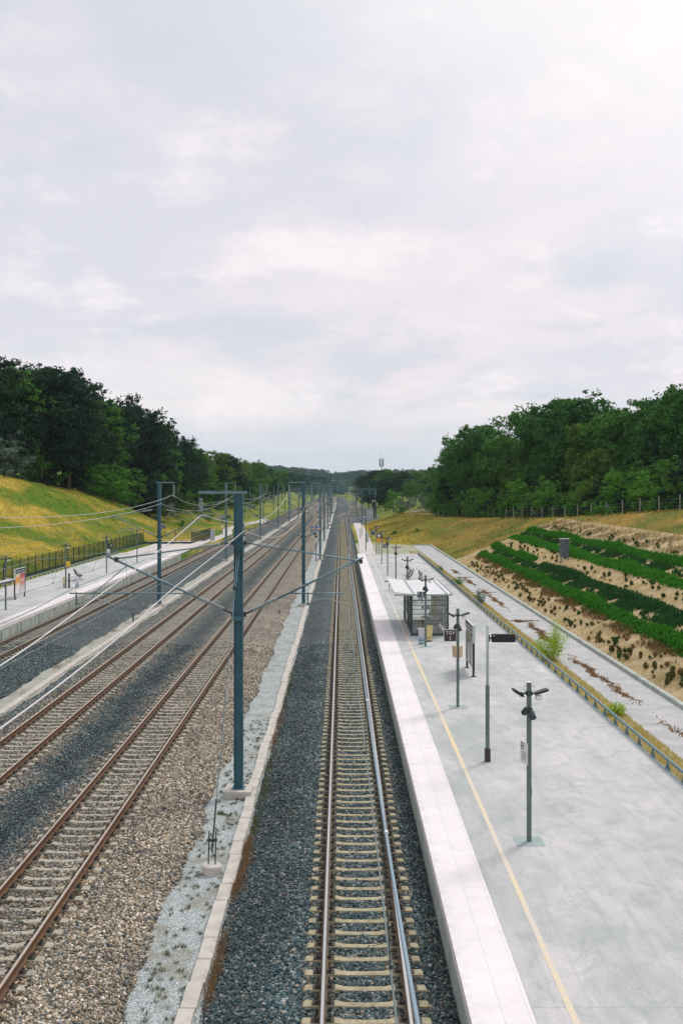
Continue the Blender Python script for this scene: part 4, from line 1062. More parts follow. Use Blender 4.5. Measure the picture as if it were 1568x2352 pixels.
m = MB(); m.v += [(.38, -.003, .03), (.48, -.003, .03), (.43, -.003, .13)]; m.f.append((0, 1, 2)); m.mi.append(0); m.build('triangle_symbol', 'dark_metal', t)
make_shelter('white ribbed shelter roof cut by the left edge of the photo', -23.6, 59.75).rotation_euler = (0, 0, 0)
for o in bpy.data.objects:
    if o.name == 'platform_shelter.001': o.location = (-22.45, 68.3, .50); o.rotation_euler = (0, 0, R(180))

# bins
def make_bin(label, loc, mat, taper):
    t = thing('litter_bin', label, 'bin', loc)
    m = MB(); k = 18
    ring = [(.19*math.cos(2*math.pi*i/k), .19*math.sin(2*math.pi*i/k), .84) for i in range(k+1)]
    m.tube(ring, .016, 6, cap=False); m.build('rim', 'white' if mat == 'bag' else 'bin_yellow', t, True)
    m = MB(); m.tube([(0, .2, 0), (0, .2, .85)], .018, 6); m.lathe((0, .02, 0), (0, .02, .02), [(0, .17), (1, .17)], 14)
    ring = [(.17*math.cos(2*math.pi*i/k), .17*math.sin(2*math.pi*i/k), .22) for i in range(k+1)]; m.tube(ring, .012, 5, cap=False)
    m.build('stand', 'dark_metal', t)
    n = 22; v = []; prof = [(.84, .175), (.70, .17), (.50, .155 if taper else .16), (.30, .145), (.14, .15), (.05, .13), (.03, .03)]
    m = MB()
    for i, (z, r_) in enumerate(prof):
        for j in range(n): 
            a = 2*math.pi*j/n; rr = r_*(1+.05*math.sin(5*a+i)+.03*math.sin(9*a-i*2)); m.v.append((rr*math.cos(a), rr*math.sin(a), z))
    for i in range(len(prof)-1):
        for j in range(n): a = i*n+j; b = i*n+(j+1) % n; m.f.append((a, a+n, b+n, b)); m.mi.append(0)
    m.build('bag', mat, t, True)
    return t
make_bin('bin hoop with a clear blueish plastic bag in front of the shelter', (4.34, 56.6, .55), 'bag', True)
make_bin('bin hoop with a pale yellow bag in front of the shelter', (4.86, 57.6, .55), 'bin_yellow', False)
make_bin('bin hoop with a clear bag by the yellow plate on the left platform', (-22.4, 88.8, .55), 'bag', True)
make_bin('bin hoop with a yellow bag by the yellow plate on the left platform', (-23.5, 89.0, .55), 'bin_yellow', False)
for (x, y, mt, l) in ((3.98, 86.3, 'sign_teal', 'dark lid plate at the foot of the lamp post behind the shelter'), (5.0, 86.3, 'yellow', 'yellow lid plate at the foot of the lamp post behind the shelter')):
    t = thing('bin_lid', l, 'bin', (x, y, .55)); MB().box(-.4, .38, -.1, .3, .70, .76).build('lid', mt, t, bevel=.02); MB().tube([(0, .1, 0), (0, .1, .7)], .03, 6).build('stand', 'dark_metal', t)
t = thing('marker_post', 'short dark post by the seats on the left platform', 'post', (-22.95, 88.3, .55)); MB().box(-.07, .07, -.05, .05, 0, 1.25).build('post_body', 'brown', t, bevel=.01)

# ================================================================ LINESIDE
def route_sign(label, x, y, z, s, x0=-1, boards=2, post=None):
    t = thing('signal_board', label, 'signal', (x, y, h(x, y) if post is None else post))
    zz = z - t.location.z
    MB().box(-.06, .06, 0, .10, 0, zz+s*.9).build('post', 'far_steel', t)
    def bd(cx, arrow):
        b = MB().box(cx-s/2, cx+s/2, -.05, -.01, zz-s/2, zz+s/2).build('blue_board', 'blue', t)
        m = MB(); q = s*.42
        def poly(P, yy, mt, nm3):
            mm = MB(); n = len(P); mm.v += [(cx+a, yy, zz+b_) for a, b_ in P]; mm.f.append(tuple(range(n))); mm.mi.append(0); mm.build(nm3, mt, b)
        if not arrow:
            poly([(-q*1.05, 0), (q*.9, -q), (q*.9, q)], -.054, 'white', 'white_border'); poly([(-q*.8, 0), (q*.75, -q*.75), (q*.75, q*.75)], -.058, 'orange', 'orange_triangle')
        else:
            P = [(-q, 0), (-q*.1, -q*.85), (-q*.1, -q*.35), (q, -q*.35), (q, q*.35), (-q*.1, q*.35), (-q*.1, q*.85)]
            poly([(a*1.1, b_*1.25) for a, b_ in P], -.054, 'white', 'white_border'); poly([(a*.8, b_*.7) for a, b_ in P], -.058, 'orange', 'orange_arrow')
    bd(-s*.62, False)
    if boards > 1: bd(s*.60, True)
    m = MB(); m.lathe((-.22, -.02, zz-s*1.05), (-.22, .35, zz-s*1.05), [(0, .17), (1, .17)], 14); m.build('signal_lamp', 'black', t)
    m = MB(); m.box(-.13, .13, -.06, -.005, zz-s*2.9, zz-s*1.9); m.build('number_plate', 'white', t)
    m = MB(); m.box(-.14, .14, -.06, -.005, zz-s*1.85, zz-s*1.45); m.build('letter_plate', 'sign_teal', t)
    return t
route_sign('blue boards with orange triangle and arrow between the tracks behind the second mast', -3.2, 134, 3.78, .62, post=-.4)
route_sign('blue boards with orange triangle and arrow right of the platform track before the junction', 3.95, 199, 3.45, .74)
route_sign('blue boards with orange triangle and arrow behind the left row masts', -22.3, 197, 3.5, .70)
route_sign('blue board with orange triangle just right of the big front mast', -12.9, 139, 3.75, .62, post=-.4, boards=1)
t = thing('equipment_cabinet', 'pale grey trackside cabinet at the end of the fence beyond the left platform', 'cabinet', (-21.6, 176, h(-21.6, 176)))
MB().box(-.34, .34, -.3, .3, .1, 1.85).build('cabinet_body', 'cabinet', t, bevel=.02); MB().box(-.38, .38, -.34, .34, 1.85, 1.93).build('cabinet_roof', 'cabinet', t); MB().box(-.36, .36, -.32, .32, -.2, .1).build('plinth', 'conc', t)
MB().box(-.30, .30, -.315, -.302, .2, 1.75).build('door', 'cabinet', t)
t = thing('relay_cabinet', 'grey relay cabinet by the tall dark mast group right of the junction', 'cabinet', (8.3, 300, -.2)); MB().box(-.9, .9, -.5, .5, 0, 3.2).build('cabinet_body', 'cabinet', t, bevel=.03); MB().box(-1, 1, -.6, .6, 3.2, 3.35).build('cabinet_roof', 'tube', t); MB().box(-.7, .7, -.52, -.502, .2, 2.9).build('door', 'cabinet', t)
for i, (x, y) in enumerate(((9.6, 312), (10.4, 314), (10.0, 318))):
    t = thing('signal_mast', 'dark signal post with white lamps, %s of the cluster right of the junction' % ['left', 'right', 'middle'][i], 'signal', (x, y, -.3), 0, 'signal posts right of the junction')
    MB().box(-.14, .14, -.1, .1, 0, 8.2-i).build('post', 'dark_metal', t); MB().box(-.28, .28, -.2, -.101, 6-i, 7.4-i).build('signal_head', 'black', t); MB().lathe((-.2, -.25, 5.4), (-.2, -.1, 5.4), [(0, .22), (1, .2)], 12).build('signal_lamp', 'white', t)
for i, (x, y, s) in enumerate(((-14.9, 75, .5), (3.5, 190, 1.6), (-4.6, 78, .35), (5.1, 176, 1.1), (-22.6, 210, 1.2))):
    t = thing('marker_post', ['short black marker post in the gravel left of the left cable trough', 'slim post by the pale gravel track beyond the right platform', 'tiny black marker stub in the gravel beside the second mast', 'short post left of the dry grass bank beyond the right platform', 'white topped post beside the far left gravel track'][i], 'marker post', (x, y, h(x, y) if i in (1, 3, 4) else -.55))
    MB().box(-.05, .05, -.05, .05, 0, s+.1).build('post_body', 'dark_metal' if i < 4 else 'white', t, bevel=.01); MB().box(-.055, .055, -.055, .055, s+.1, s+.16).build('post_cap', 'tube', t)
t = thing('lineside_stand', 'dark post with grey box between the platform end and the arrow boards', 'post', (3.55, 150, -.1)); MB().box(-.06, .06, -.06, .06, 0, 4.6).build('post_body', 'dark_metal', t); MB().box(.07, .4, -.15, .1, 1.3, 2.6).build('box', 'cabinet', t); MB().tube([(0, 0, 4.5), (-2.2, 0, 4.4), (-4.0, 0, 4.2)], .03, 6).build('arm', 'tube', t)

# dark green mesh fence of the left platform
t = thing('mesh_fence', 'dark green mesh fence with tall posts behind the left platform', 'fence', (0, 0, 0))
def fence_run(a, b, n):
    for i in range(n):
        p = [a[j]+(b[j]-a[j])*i/n for j in range(2)]; q = [a[j]+(b[j]-a[j])*(i+1)/n for j in range(2)]
        z = .36 if p[1] < 163 else .15
        d = Vector((q[0]-p[0], q[1]-p[1], 0)); L = d.length; d.normalize()
        m = MB(); m.obox((p[0], p[1], z+.95), (.04, 0, 0), (0, .04, 0), (0, 0, 1.0)); m.build('post', 'fence', t)
        m = MB(); s = Vector((-d.y, d.x, 0)); c = Vector((*p, 0))+d*L/2
        for zz in (.10, .55, 1.0, 1.45, 1.84): m.obox(c+Vector((0, 0, z+zz)), d*(L/2-.045), s*.006, (0, 0, .008))
        k = 34
        for j in range(1, k):
            cc = Vector((*p, 0))+d*(L*j/k); m.obox(cc+Vector((0, 0, z+.95)), d*.0035, s*.0035, (0, 0, .9))
        m.obox(c+Vector((0, 0, z+.12)), d*(L/2-.045), s*.015, (0, 0, .24))
        m.build('mesh_panel', 'fence', t)
fence_run((-30.4, 72), (-30.4, 161), 36); fence_run((-30.4, 161), (-23, 161), 3); fence_run((-23, 161), (-22.8, 184), 9)

# wire fences with posts along the woods
def wire_fence(label, pts, n, hh=1.45):
    t = thing('wire_fence', label, 'fence', (0, 0, 0)); P = []
    tot = sum(math.dist(a, b) for a, b in zip(pts[:-1], pts[1:])); step = tot/n; acc = 0; cur = 0
    for a, b in zip(pts[:-1], pts[1:]):
        L = math.dist(a, b); d = cur
        while d < L: P.append((a[0]+(b[0]-a[0])*d/L, a[1]+(b[1]-a[1])*d/L)); d += step
        cur = d-L
    for i, (x, y) in enumerate(P):
        z = h(x, y); m = MB(); m.box(x-.05, x+.05, y-.05, y+.05, z-.2, z+hh)
        if i % 6 == 3: m.tube([(x+.9, y, z), (x, y, z+hh*.9)], .045, 5)
        m.build('post', 'weathered_pale', t)
    m = MB()
    for zz in (.25, .6, .95, 1.3): m.tube([(x, y-.06, h(x, y)+zz) for x, y in P], .008, 4, cap=False)
    m.build('fence_wire', 'tube', t)
M['weathered_pale'] = simple('pale_fence_post_wood', (.34, .33, .28), .9, 0, .3, 4)
wire_fence('wire fence on wooden posts along the edge of the right wood', [(40, 78), (33.2, 97), (28.3, 139), (26, 160), (25.0, 179), (22.4, 215), (19.5, 240), (17.5, 270)], 40, 1.7)
wire_fence('wire fence on thin posts climbing the left meadow in front of the wood', [(-61, 160), (-56, 176), (-50, 200), (-46, 225), (-43, 255), (-40, 290)], 30)

# weathered box board on the slope
x, y = 20.2, 94.4
t = thing('wooden_hatch_board', 'grey weathered slatted wooden board on two legs in the planted slope', 'board', (x, y, h(x, y)), R(12))
m = MB()
for i in range(13): m.box(-.40, .40, -.02, 0, .42+i*.125, .42+i*.125+.115)
m.build('slat_panel', 'weathered', t); MB().box(-.41, .41, .001, .26, .42, 2.05).build('back_box', 'weathered', t); MB().box(-.46, .46, -.05, .32, 2.05, 2.09).build('cap', 'white', t)
for s in (-1, 1): MB().box(s*.33-.06, s*.33+.06, .0+.02, .14, -.2, .42).build('leg', 'weathered_pale', t)
# far masts on the skyline
t = thing('phone_tower', 'distant phone tower rising above the trees right of the tracks', 'tower', (27, 700, h(27, 700)))
m = MB()
for a in range(3): q = a*2.094; m.tube([(.9*math.cos(q), .9*math.sin(q), 0), (.5*math.cos(q), .5*math.sin(q), 22)], .12, 5)
for i in range(11): z = i*2; m.tube([(.8, 0, z), (-.4, .7, z+1), (-.4, -.7, z+2), (.8, 0, z+2)], .07, 4)
m.build('lattice_tower', 'far_steel', t); m = MB()
for a in range(6): q = a*1.047; m.box(1.3*math.cos(q)-.25, 1.3*math.cos(q)+.25, 1.3*math.sin(q)-.2, 1.3*math.sin(q)+.2, 20.5-h(27,700)*0, 25.5)
m.lathe((0, 0, 20.3), (0, 0, 20.6), [(0, 1.3), (1, 1.3)], 10); m.build('antenna', 'far_steel', t); MB().tube([(0, 0, 25), (0, 0, 29)], .07, 4).build('rod', 'far_steel', t)
t = thing('pylon', 'faint lattice pylon in front of the distant wooded hill left of centre', 'pylon', (-28, 880, h(-28, 880)))
m = MB()
for sx in (-1, 1):
    for sy in (-1, 1): m.tube([(sx*1.2, sy*1.2, 0), (sx*.4, sy*.4, 23)], .12, 4)
for i in range(9): m.tube([(-1.1+i*.09, -1.1, i*2.5), (1.1-i*.09, -1.1, i*2.5+2.5)], .07, 4)
m.box(-2.2, 2.2, -.1, .1, 18, 18.3); m.box(-1.6, 1.6, -.1, .1, 21, 21.3); m.build('lattice_tower', 'far_steel', t)
# ================================================================ VEGETATION
def crown_pts(seed, n, H, W, base=.18, nb=26, peaky=.0, rmin=.11, rmax=.20):
    g = np.random.default_rng(seed); C = []; Rr = []
    for i in range(nb):
        t = g.random()**.8; z = base + (1-base)*t*.92
        prof = (np.sin(np.pi*np.clip((z-base)/(1-base)*.86+.10, 0, 1)))**.6
        a = g.uniform(0, 6.28); rad = prof*W*(g.random()**.45)*.74
        C.append((rad*np.cos(a), rad*np.sin(a), z*H)); Rr.append(g.uniform(rmin, rmax)*H*(.75+.4*prof))
    C = np.array(C); Rr = np.array(Rr); k = g.integers(0, nb, n)
    # sub-twig clumps on each blob
    m = 9; sub = g.normal(size=(nb*m, 3)); sub /= np.linalg.norm(sub, axis=1, keepdims=True); sub[:, 2] = sub[:, 2]*.8+.15
    sc = np.repeat(C, m, 0) + sub*np.repeat(Rr, m)[:, None]*g.uniform(.55, 1.05, (nb*m, 1)); sr = np.repeat(Rr, m)*g.uniform(.22, .48, nb*m)
    k = g.integers(0, nb*m, n); d = g.normal(size=(n, 3)); d /= np.linalg.norm(d, axis=1, keepdims=True)
    P = sc[k] + d*(sr[k]*g.uniform(.3, 1.05, n))[:, None]*np.array([1.15, 1.15, .75])
    nr = d*.7 + sub[k]*.6 + g.normal(size=(n, 3))*.5
    keep = P[:, 2] > base*H*.55
    return P[keep], nr[keep], C
def make_tree(seed, H, W, n, leaf, mat, name='broadleaf_tree', base=.18, trunk='bark', nb=26, **kw):
    t = bpy.data.objects.new(name, None); col.objects.link(t)
    P, nr, C = crown_pts(seed, n, H, W, base, nb, **kw); v, f = quads(P, nr, rng.uniform(.6, 1.25, len(P))*leaf, 1.2)
    o = np_mesh('crown', v, f, mat, t)
    m = MB(); r = H*.014; m.tube([(0, 0, -.5), (.1, .05, H*.3), (0, .1, H*.62), (.1, 0, H*.85)], [r*1.3, r, r*.6, r*.2], 7)
    for c in C[:9]:
        a = Vector((.05, .05, max(H*.2, c[2]*.55))); m.tube([tuple(a), tuple(a.lerp(Vector(c), .55)+Vector((0, 0, .3))), tuple(c)], [r*.5, r*.3, r*.1], 5)
    m.build('trunk', trunk, t, True)
    return t
PT = {}
for i in range(5): PT['big%d' % i] = make_tree(100+i, 18, 6.6+.5*(i % 3), 11000, .24, 'leaf_dark', nb=44+4*i, rmin=.075, rmax=.15)
for i in range(3): PT['airy%d' % i] = make_tree(150+i, 18, 6.2, 6000, .22, 'leaf_mid', base=.25, nb=24, rmin=.08, rmax=.14)
for i in range(3): PT['small%d' % i] = make_tree(200+i, 6, 2.7, 3600, .13, 'leaf_mid', name='young_tree', base=.06, nb=20, trunk='pale_bark')
for i in range(3): PT['shrub%d' % i] = make_tree(300+i, 3.2, 2.2, 2400, .12, 'leaf_mid', name='wild_shrub', base=.0, nb=16)
for k, o in PT.items(): KID[o.name] = kids(o)
USED = set()
def plant(kind, x, y, ztop, label, group, mat, wx=1.0, cat='tree', z=None):
    o = PT[kind]; z0 = h(x, y) - .15 if z is None else z
    H = {'b': 18, 'a': 18, 's': 6}[kind[0]] if not kind.startswith('shrub') else 3.2
    s = max((ztop - z0)/(H*1.0), .15)
    if kind in USED: c = o.copy(); col.objects.link(c); ch = [q.copy() for q in KID[o.name]]; [col.objects.link(q) for q in ch]
    else: c = o; ch = KID[o.name]; USED.add(kind)
    for q in ch: q.parent = c
    for q in ch:
        if q.name.startswith('crown'):
            q.material_slots[0].link = 'OBJECT'; q.material_slots[0].material = M[mat]
    c.location = (x, y, z0); c.rotation_euler = (0, 0, rng.uniform(0, 6.28)); c.scale = (s*wx, s*wx, s)
    tag(c, label, cat, group); return c
def px(xd, yd, Y): return ((xd-CX)*Y/F, CH-(yd-HY)*Y/F)
bigs = ['big0', 'big1', 'big2', 'big3', 'big4']
ORD += ['twenty-first', 'twenty-second', 'twenty-third', 'twenty-fourth', 'twenty-fifth']
def oname(i): return ORD[i]
# front edge of the left wood, following the skyline from the left border towards the vanishing point
LW = [(-70, 842, 172, 'd'), (-20, 838, 178, 'd'), (22, 842, 182, 'm'), (70, 858, 186, 'd'), (112, 846, 190, 'd'), (150, 856, 195, 'd'), (186, 892, 200, 'd'), (216, 918, 206, 'm'), (246, 926, 212, 'd'), (284, 918, 220, 'd'),
      (318, 946, 226, 'd'), (350, 976, 236, 'm'), (384, 992, 246, 'd'), (412, 1012, 258, 'd'), (440, 1030, 272, 'm'), (470, 1048, 290, 'o'), (500, 1042, 305, 'o'), (530, 1050, 325, 'd'), (558, 1062, 350, 'o'), (588, 1062, 380, 'm')]
MT = {'d': 'leaf_dark', 'm': 'leaf_mid', 'o': 'leaf_olive', 'b': 'leaf_bright', 't': 'leaf_teal'}
for i, (xd, yt, Y, k) in enumerate(LW):
    x, zt = px(xd, yt, Y)
    plant('airy0' if i in (9, 18) else bigs[i % 5], x, Y, zt+.4, '%s big tree counted from the left along the skyline of the left wood' % oname(i), 'skyline trees of the left wood', MT[k], 1.0+.12*math.sin(i*2))
n = 0
for i, (xd, yt, Y, k) in enumerate(LW):
    for r in range(3):
        Yb = Y + rng.uniform(-6, 22) + r*6; xb, zb = px(xd+rng.uniform(-14, 14), yt+(28+r*34)*rng.uniform(.8, 1.2), Yb)
        z0 = h(xb, Yb)
        if zb - z0 < 5: zb = z0+6
        if Yb > 150: plant(bigs[(i+r*2+1) % 5] if r < 2 else 'airy%d' % (i % 3), xb, Yb-8*r, zb, 'dark tree inside the dense left wood below its skyline', 'inner trees of the left wood', ['leaf_dark', 'leaf_dark', 'leaf_mid'][r], 1.0); n += 1
# lower fringe of small trees and bushes on the left bank
fringe = [(-14, 1000, 172, 'p', 's'), (20, 992, 176, 'p', 's'), (60, 1020, 182, 'm', 's'), (95, 1030, 186, 'd', 's'), (130, 1045, 190, 'm', 's'), (160, 1055, 195, 'd', 's'), (188, 1052, 198, 'm', 's'), (216, 1064, 196, 'b', 's'), (262, 1060, 200, 'b', 's'),
          (240, 1075, 208, 'm', 's'), (296, 1075, 212, 'm', 's'), (320, 1082, 218, 'd', 's'), (345, 1085, 226, 'm', 's'), (370, 1090, 236, 'p', 'h'), (338, 1128, 222, 'd', 'h'), (398, 1098, 246, 'm', 's'), (425, 1100, 258, 'm', 's'), (452, 1108, 268, 'm', 'h'), (480, 1104, 280, 'd', 's'),
          (508, 1106, 300, 'm', 's'), (535, 1108, 310, 'm', 's'), (560, 1100, 335, 'd', 's'), (585, 1098, 350, 'm', 's'), (610, 1085, 420, 'd', 's')]
MT['p'] = 'leaf_pale'; i2 = 0
for i, (xd, yt, Y, k, ty) in enumerate(fringe):
    x, zt = px(xd, yt, Y); z0 = h(x, Y); zt = max(zt, z0+2.0)
    plant(('small%d' if ty == 's' else 'shrub%d') % (i % 3), x, Y, zt, ('%s young tree from the left in the fringe of the left wood' if ty == 's' else '%s plant from the left in the left wood fringe, a low bush') % oname(i), 'fringe of the left wood', MT[k], 1.25, 'tree' if ty == 's' else 'bush')
for i in range(40):
    Y = rng.uniform(180, 330); t_ = (Y-180)/150; x = -61+t_*20+rng.uniform(-5, 3); z0 = h(x, Y)
    plant('shrub%d' % (i % 3), x, Y, z0+rng.uniform(2, 4.2), 'low green bush in the undergrowth at the foot of the left wood', 'undergrowth bushes of the left wood', ['leaf_mid', 'leaf_dark', 'leaf_mid', 'leaf_bright'][i % 4], 1.3, 'bush')
# right wood
RW = [(1034, 1046, 232, 'm'), (1056, 1006, 225, 'm'), (1086, 984, 214, 'd'), (1122, 982, 208, 'd'), (1152, 1004, 202, 'm'), (1208, 936, 190, 'a'), (1236, 992, 184, 'm'), (1262, 934, 178, 'd'), (1304, 920, 172, 'd'), (1342, 914, 166, 'd'), (1350, 976, 158, 'b'), (1395, 962, 152, 'm'),
      (1402, 946, 162, 'd'), (1436, 944, 152, 'm'), (1470, 950, 146, 'm'), (1500, 928, 140, 'd'), (1535, 912, 134, 'd'), (1568, 896, 128, 'm'), (1600, 884, 124, 'd'), (1650, 880, 120, 'd')]
for i, (xd, yt, Y, k) in enumerate(RW):
    x, zt = px(xd, yt, Y+6)
    kd = 'airy%d' % (i % 3) if k == 'a' or i in (14, 12) else bigs[(i*2+1) % 5]
    plant(kd, x, Y+6, zt+.3, '%s big tree counted from the left along the skyline of the right wood' % oname(i), 'skyline trees of the right wood', {'a': 'leaf_mid', 'b': 'leaf_olive', 'd': 'leaf_right', 'm': 'leaf_mid'}[k], .95+.1*math.sin(i*3))
for i, (xd, yt, Y, k) in enumerate(RW):
    for r in range(3):
        Yb = Y + [14, 2, -2][r] + rng.uniform(-3, 6); xb, zb = px(xd+rng.uniform(-16, 16), yt+(38+r*42)*rng.uniform(.8, 1.2), Yb); z0 = h(xb, Yb)
        zb = max(zb, z0+6)
        if i < 7: zb = min(zb, px(0, [1075, 1040, 1020, 1020, 1030, 1035, 1030][i], Yb)[1])
        plant(bigs[(i+r) % 5] if r < 2 else 'airy%d' % ((i+1) % 3), xb, Yb, zb, 'dark tree inside the dense right wood below its skyline', 'inner trees of the right wood', ['leaf_right', 'leaf_mid', 'leaf_dark'][(r+i) % 3] if (i+r) % 6 else 'leaf_olive', 1.0)
k = 0
for xd in np.arange(1018, 1640, 15.5):
    Y = float(np.interp(xd, [1018, 1100, 1240, 1568, 1640], [228, 186, 150, 107, 98])) + rng.uniform(0, 5); x, _ = px(xd, 1100, Y); z0 = h(x, Y)
    plant('small%d' % (k % 3), x, Y+3, z0+rng.uniform(3.2, 6.0), 'young light green tree just behind the wire fence at the right', 'young trees behind the right wire fence', ['leaf_mid', 'leaf_mid', 'leaf_bright', 'leaf_olive', 'leaf_dark'][k % 5], 1.1); k += 1
for xd in np.arange(1015, 1640, 13.0):
    Y = float(np.interp(xd, [1018, 1100, 1240, 1568, 1640], [226, 184, 148, 104, 96])) + rng.uniform(0, 3); x, _ = px(xd, 1100, Y); z0 = h(x, Y)
    plant('shrub%d' % (k % 3), x, Y+2, z0+rng.uniform(1.6, 3.0), 'leafy undergrowth bush right behind the wire fence at the right', 'undergrowth behind the right wire fence', ['leaf_mid', 'leaf_dark', 'leaf_bright'][k % 3], 1.2, 'bush'); k += 1
# middle distance right of the tracks
MR = [(846, 1092, 470, 'd', 'b'), (870, 1080, 440, 'd', 'b'), (895, 1078, 430, 'm', 'b'), (925, 1084, 420, 'd', 'b'), (955, 1082, 440, 'm', 'b'), (985, 1080, 460, 'm', 'b'), (1008, 1072, 400, 'd', 'b'), (860, 1104, 400, 't', 'b'), (884, 1100, 380, 'd', 'b'), (940, 1108, 400, 'm', 'b'), (972, 1112, 360, 'm', 'b'), (1000, 1100, 330, 'm', 'b'), (1015, 1085, 300, 'd', 'b'),
      (902, 1128, 345, 'b', 's'), (945, 1140, 330, 'p', 's'), (968, 1136, 310, 'p', 's'), (990, 1142, 290, 'm', 's'), (1008, 1130, 270, 'm', 's'), (925, 1146, 325, 'p', 's'), (1022, 1140, 240, 'm', 's')]
for i, (xd, yt, Y, k, ty) in enumerate(MR):
    x, zt = px(xd, yt, Y); plant(bigs[i % 5] if ty == 'b' else 'small%d' % (i % 3), x, Y, max(zt, h(x, Y)+2.5), ('round bright green bushy tree standing alone right of the far signal posts' if i == 13 else '%s tree of the distant group between the phone tower and the right wood' % oname(i)), 'distant trees right of the junction', MT[k], 1.25 if ty == 'b' else 1.3)
MLf = [(612, 1078, 500, 'm'), (640, 1080, 560, 'm'), (600, 1072, 440, 'd'), (662, 1086, 620, 't'), (690, 1090, 700, 't'), (625, 1092, 450, 'm'), (575, 1085, 380, 'm'), (648, 1098, 520, 'd'), (545, 1088, 360, 'm'), (720, 1094, 800, 't'), (745, 1096, 850, 't'), (832, 1098, 640, 't'), (850, 1090, 560, 'd')]
for i, (xd, yt, Y, k) in enumerate(MLf):
    x, zt = px(xd, yt, Y); plant(bigs[(i+2) % 5], x, Y, max(zt, h(x, Y)+5), '%s tree of the loose distant group left of the vanishing point' % oname(i), 'distant trees near the vanishing point', MT[k], 1.5)
# far wood on the hill, one mass
g = np.random.default_rng(5); P = []; N = []; S = []
for i in range(2900):
    Y = g.uniform(960, 1950) if i > 260 else g.uniform(900, 1050); x = g.uniform(-.40, .40)*Y; 
    if abs(x-2) < 26 and Y < 1060: continue
    if Y < 1050 and abs(x) < 60: continue
    z0 = h(x, Y); hh = g.uniform(8, 14); w = g.uniform(5, 8.5); nn = 85
    d = g.normal(size=(nn, 3)); d /= np.linalg.norm(d, axis=1, keepdims=True); d[:, 2] = np.abs(d[:, 2])*1.0-.15
    P.append(np.array([x, Y, z0+hh*.45]) + d*np.array([w, w, hh*.55])*g.uniform(.8, 1.08, (nn, 1))); N.append(d+g.normal(size=(nn, 3))*.35); S.append(np.full(nn, g.uniform(.9, 1.5)))
P = np.concatenate(P); N = np.concatenate(N); S = np.concatenate(S); v, f = quads(P, N, S, 1.3)
o = np_mesh('distant_wood', v, f, 'leaf_teal'); tag(o, 'far wooded hill reading as one dark teal band under the horizon sky', 'wood', None, 'stuff')

# ---- planted slope
def slope_pts(n, X0, X1, Y0, Y1, power=1.0):
    x = rng.uniform(X0, X1, n); y = Y0+(Y1-Y0)*rng.random(n)**power; return x, y
def hedge(label, xc, w, y0, y1, hh, mat, dens, gap=None):
    n = int((y1-y0)*w*dens); x = xc + (rng.random(n)-.5+ (rng.random(n)-.5)*.5)*w*.85; y = y0+(y1-y0)*rng.random(n)
    lump = .55+.45*np.abs(np.sin(y*1.1+np.sin(y*.43+xc)*2.2)*np.cos((x-xc)/w*2.6)); lump *= (.82+.3*np.sin(y*.31+xc))*(.62+.5*np.abs(np.sin(y*3.6+np.sin(x*5))))
    x = x + .05*np.sin(y*.7+xc*3)
    z = terr(x, y)+.03; hgt = hh*lump*rng.uniform(.65, 1.1, n)
    P, f = blades(np.stack([x, y, z+hgt*.35*rng.random(n)], 1), hgt*.85, rng.uniform(.03, .06, n), .45)
    c = np.stack([x, y, z+hgt*rng.uniform(.2, .95, n)], 1); q, fq = quads(c, rng.normal(size=(n, 3))+np.array([0, 0, .9]), rng.uniform(.05, .10, n), 1.6)
    o = np_mesh('planted_hedge', np.concatenate([P, q]), np.concatenate([f, fq+len(P)]), mat); tag(o, label, 'hedge', None); return o
hedge('lowest bright green hedge row on the planted slope, nearest the concrete path', 17.0, .98, 24, 127, .56, 'hedge_bright', 150)
hedge('dark green hedge row just above the lowest bright row', 18.8, .80, 24, 98, .56, 'hedge_dark', 150)
hedge('short far piece of the second hedge row, below and beyond the wooden board', 18.8, .95, 102, 129, .60, 'hedge_bright', 130)
hedge('bright green hedge row running just behind the wooden board', 21.5, .98, 34, 131, .60, 'hedge_bright', 140)
hedge('uppermost bright green hedge row of the planted slope', 23.6, .95, 38, 131, .60, 'hedge_bright', 140)
# low dark infill plants between the paired rows
def infill(name, label, x0, x1, y0, y1, n, hh, mat, wd=(.02, .05)):
    x = rng.uniform(x0, x1, n); y = rng.uniform(y0, y1, n); k = (np.sin(y*2.3)*np.sin(x*4.1)+np.sin(y*.9+x)) > -.5; x = x[k]; y = y[k]
    P, f = blades(np.stack([x, y, terr(x, y)+.04], 1), rng.uniform(.4, 1, len(x))*hh, rng.uniform(*wd, len(x)), .6)
    return tag(np_mesh(name, P, f, mat), label, 'ground cover', None, 'stuff')
infill('ground_cover', 'low dark leafy ground cover between the two lower hedge rows', 17.6, 18.5, 24, 122, 9000, .34, 'hedge_dark', (.04, .09))
infill('ground_cover', 'low dark leafy ground cover between the two upper hedge rows', 22.1, 23.0, 36, 130, 8000, .34, 'hedge_dark', (.04, .09))
infill('dry_weeds', 'dry brownish weeds along the foot of the lowest hedge row', 15.8, 16.5, 24, 125, 6500, .30, 'blade_brown', (.012, .03))
infill('dry_weeds', 'dry olive weeds mixed into the lowest hedge foot', 16.0, 16.6, 20, 125, 3500, .35, 'shrub_olive', (.02, .05))
infill('dry_weeds', 'thin dry straw grass scattered over the lowest sandy bed', 14.25, 15.9, 30, 129, 5200, .16, 'blade_gold', (.008, .02))
infill('dry_weeds', 'thin dry straw grass scattered over the middle sandy bed', 19.3, 21.0, 36, 130, 4800, .18, 'blade_gold', (.008, .02))
infill('dry_weeds', 'olive weeds scattered along the upper edge of the planted slope', 24.2, 26.6, 40, 131, 6500, .22, 'shrub_olive', (.012, .03))
infill('dry_weeds', 'brownish weeds scattered over the top of the planted slope', 24.6, 27.0, 40, 131, 6000, .24, 'blade_brown', (.01, .025))
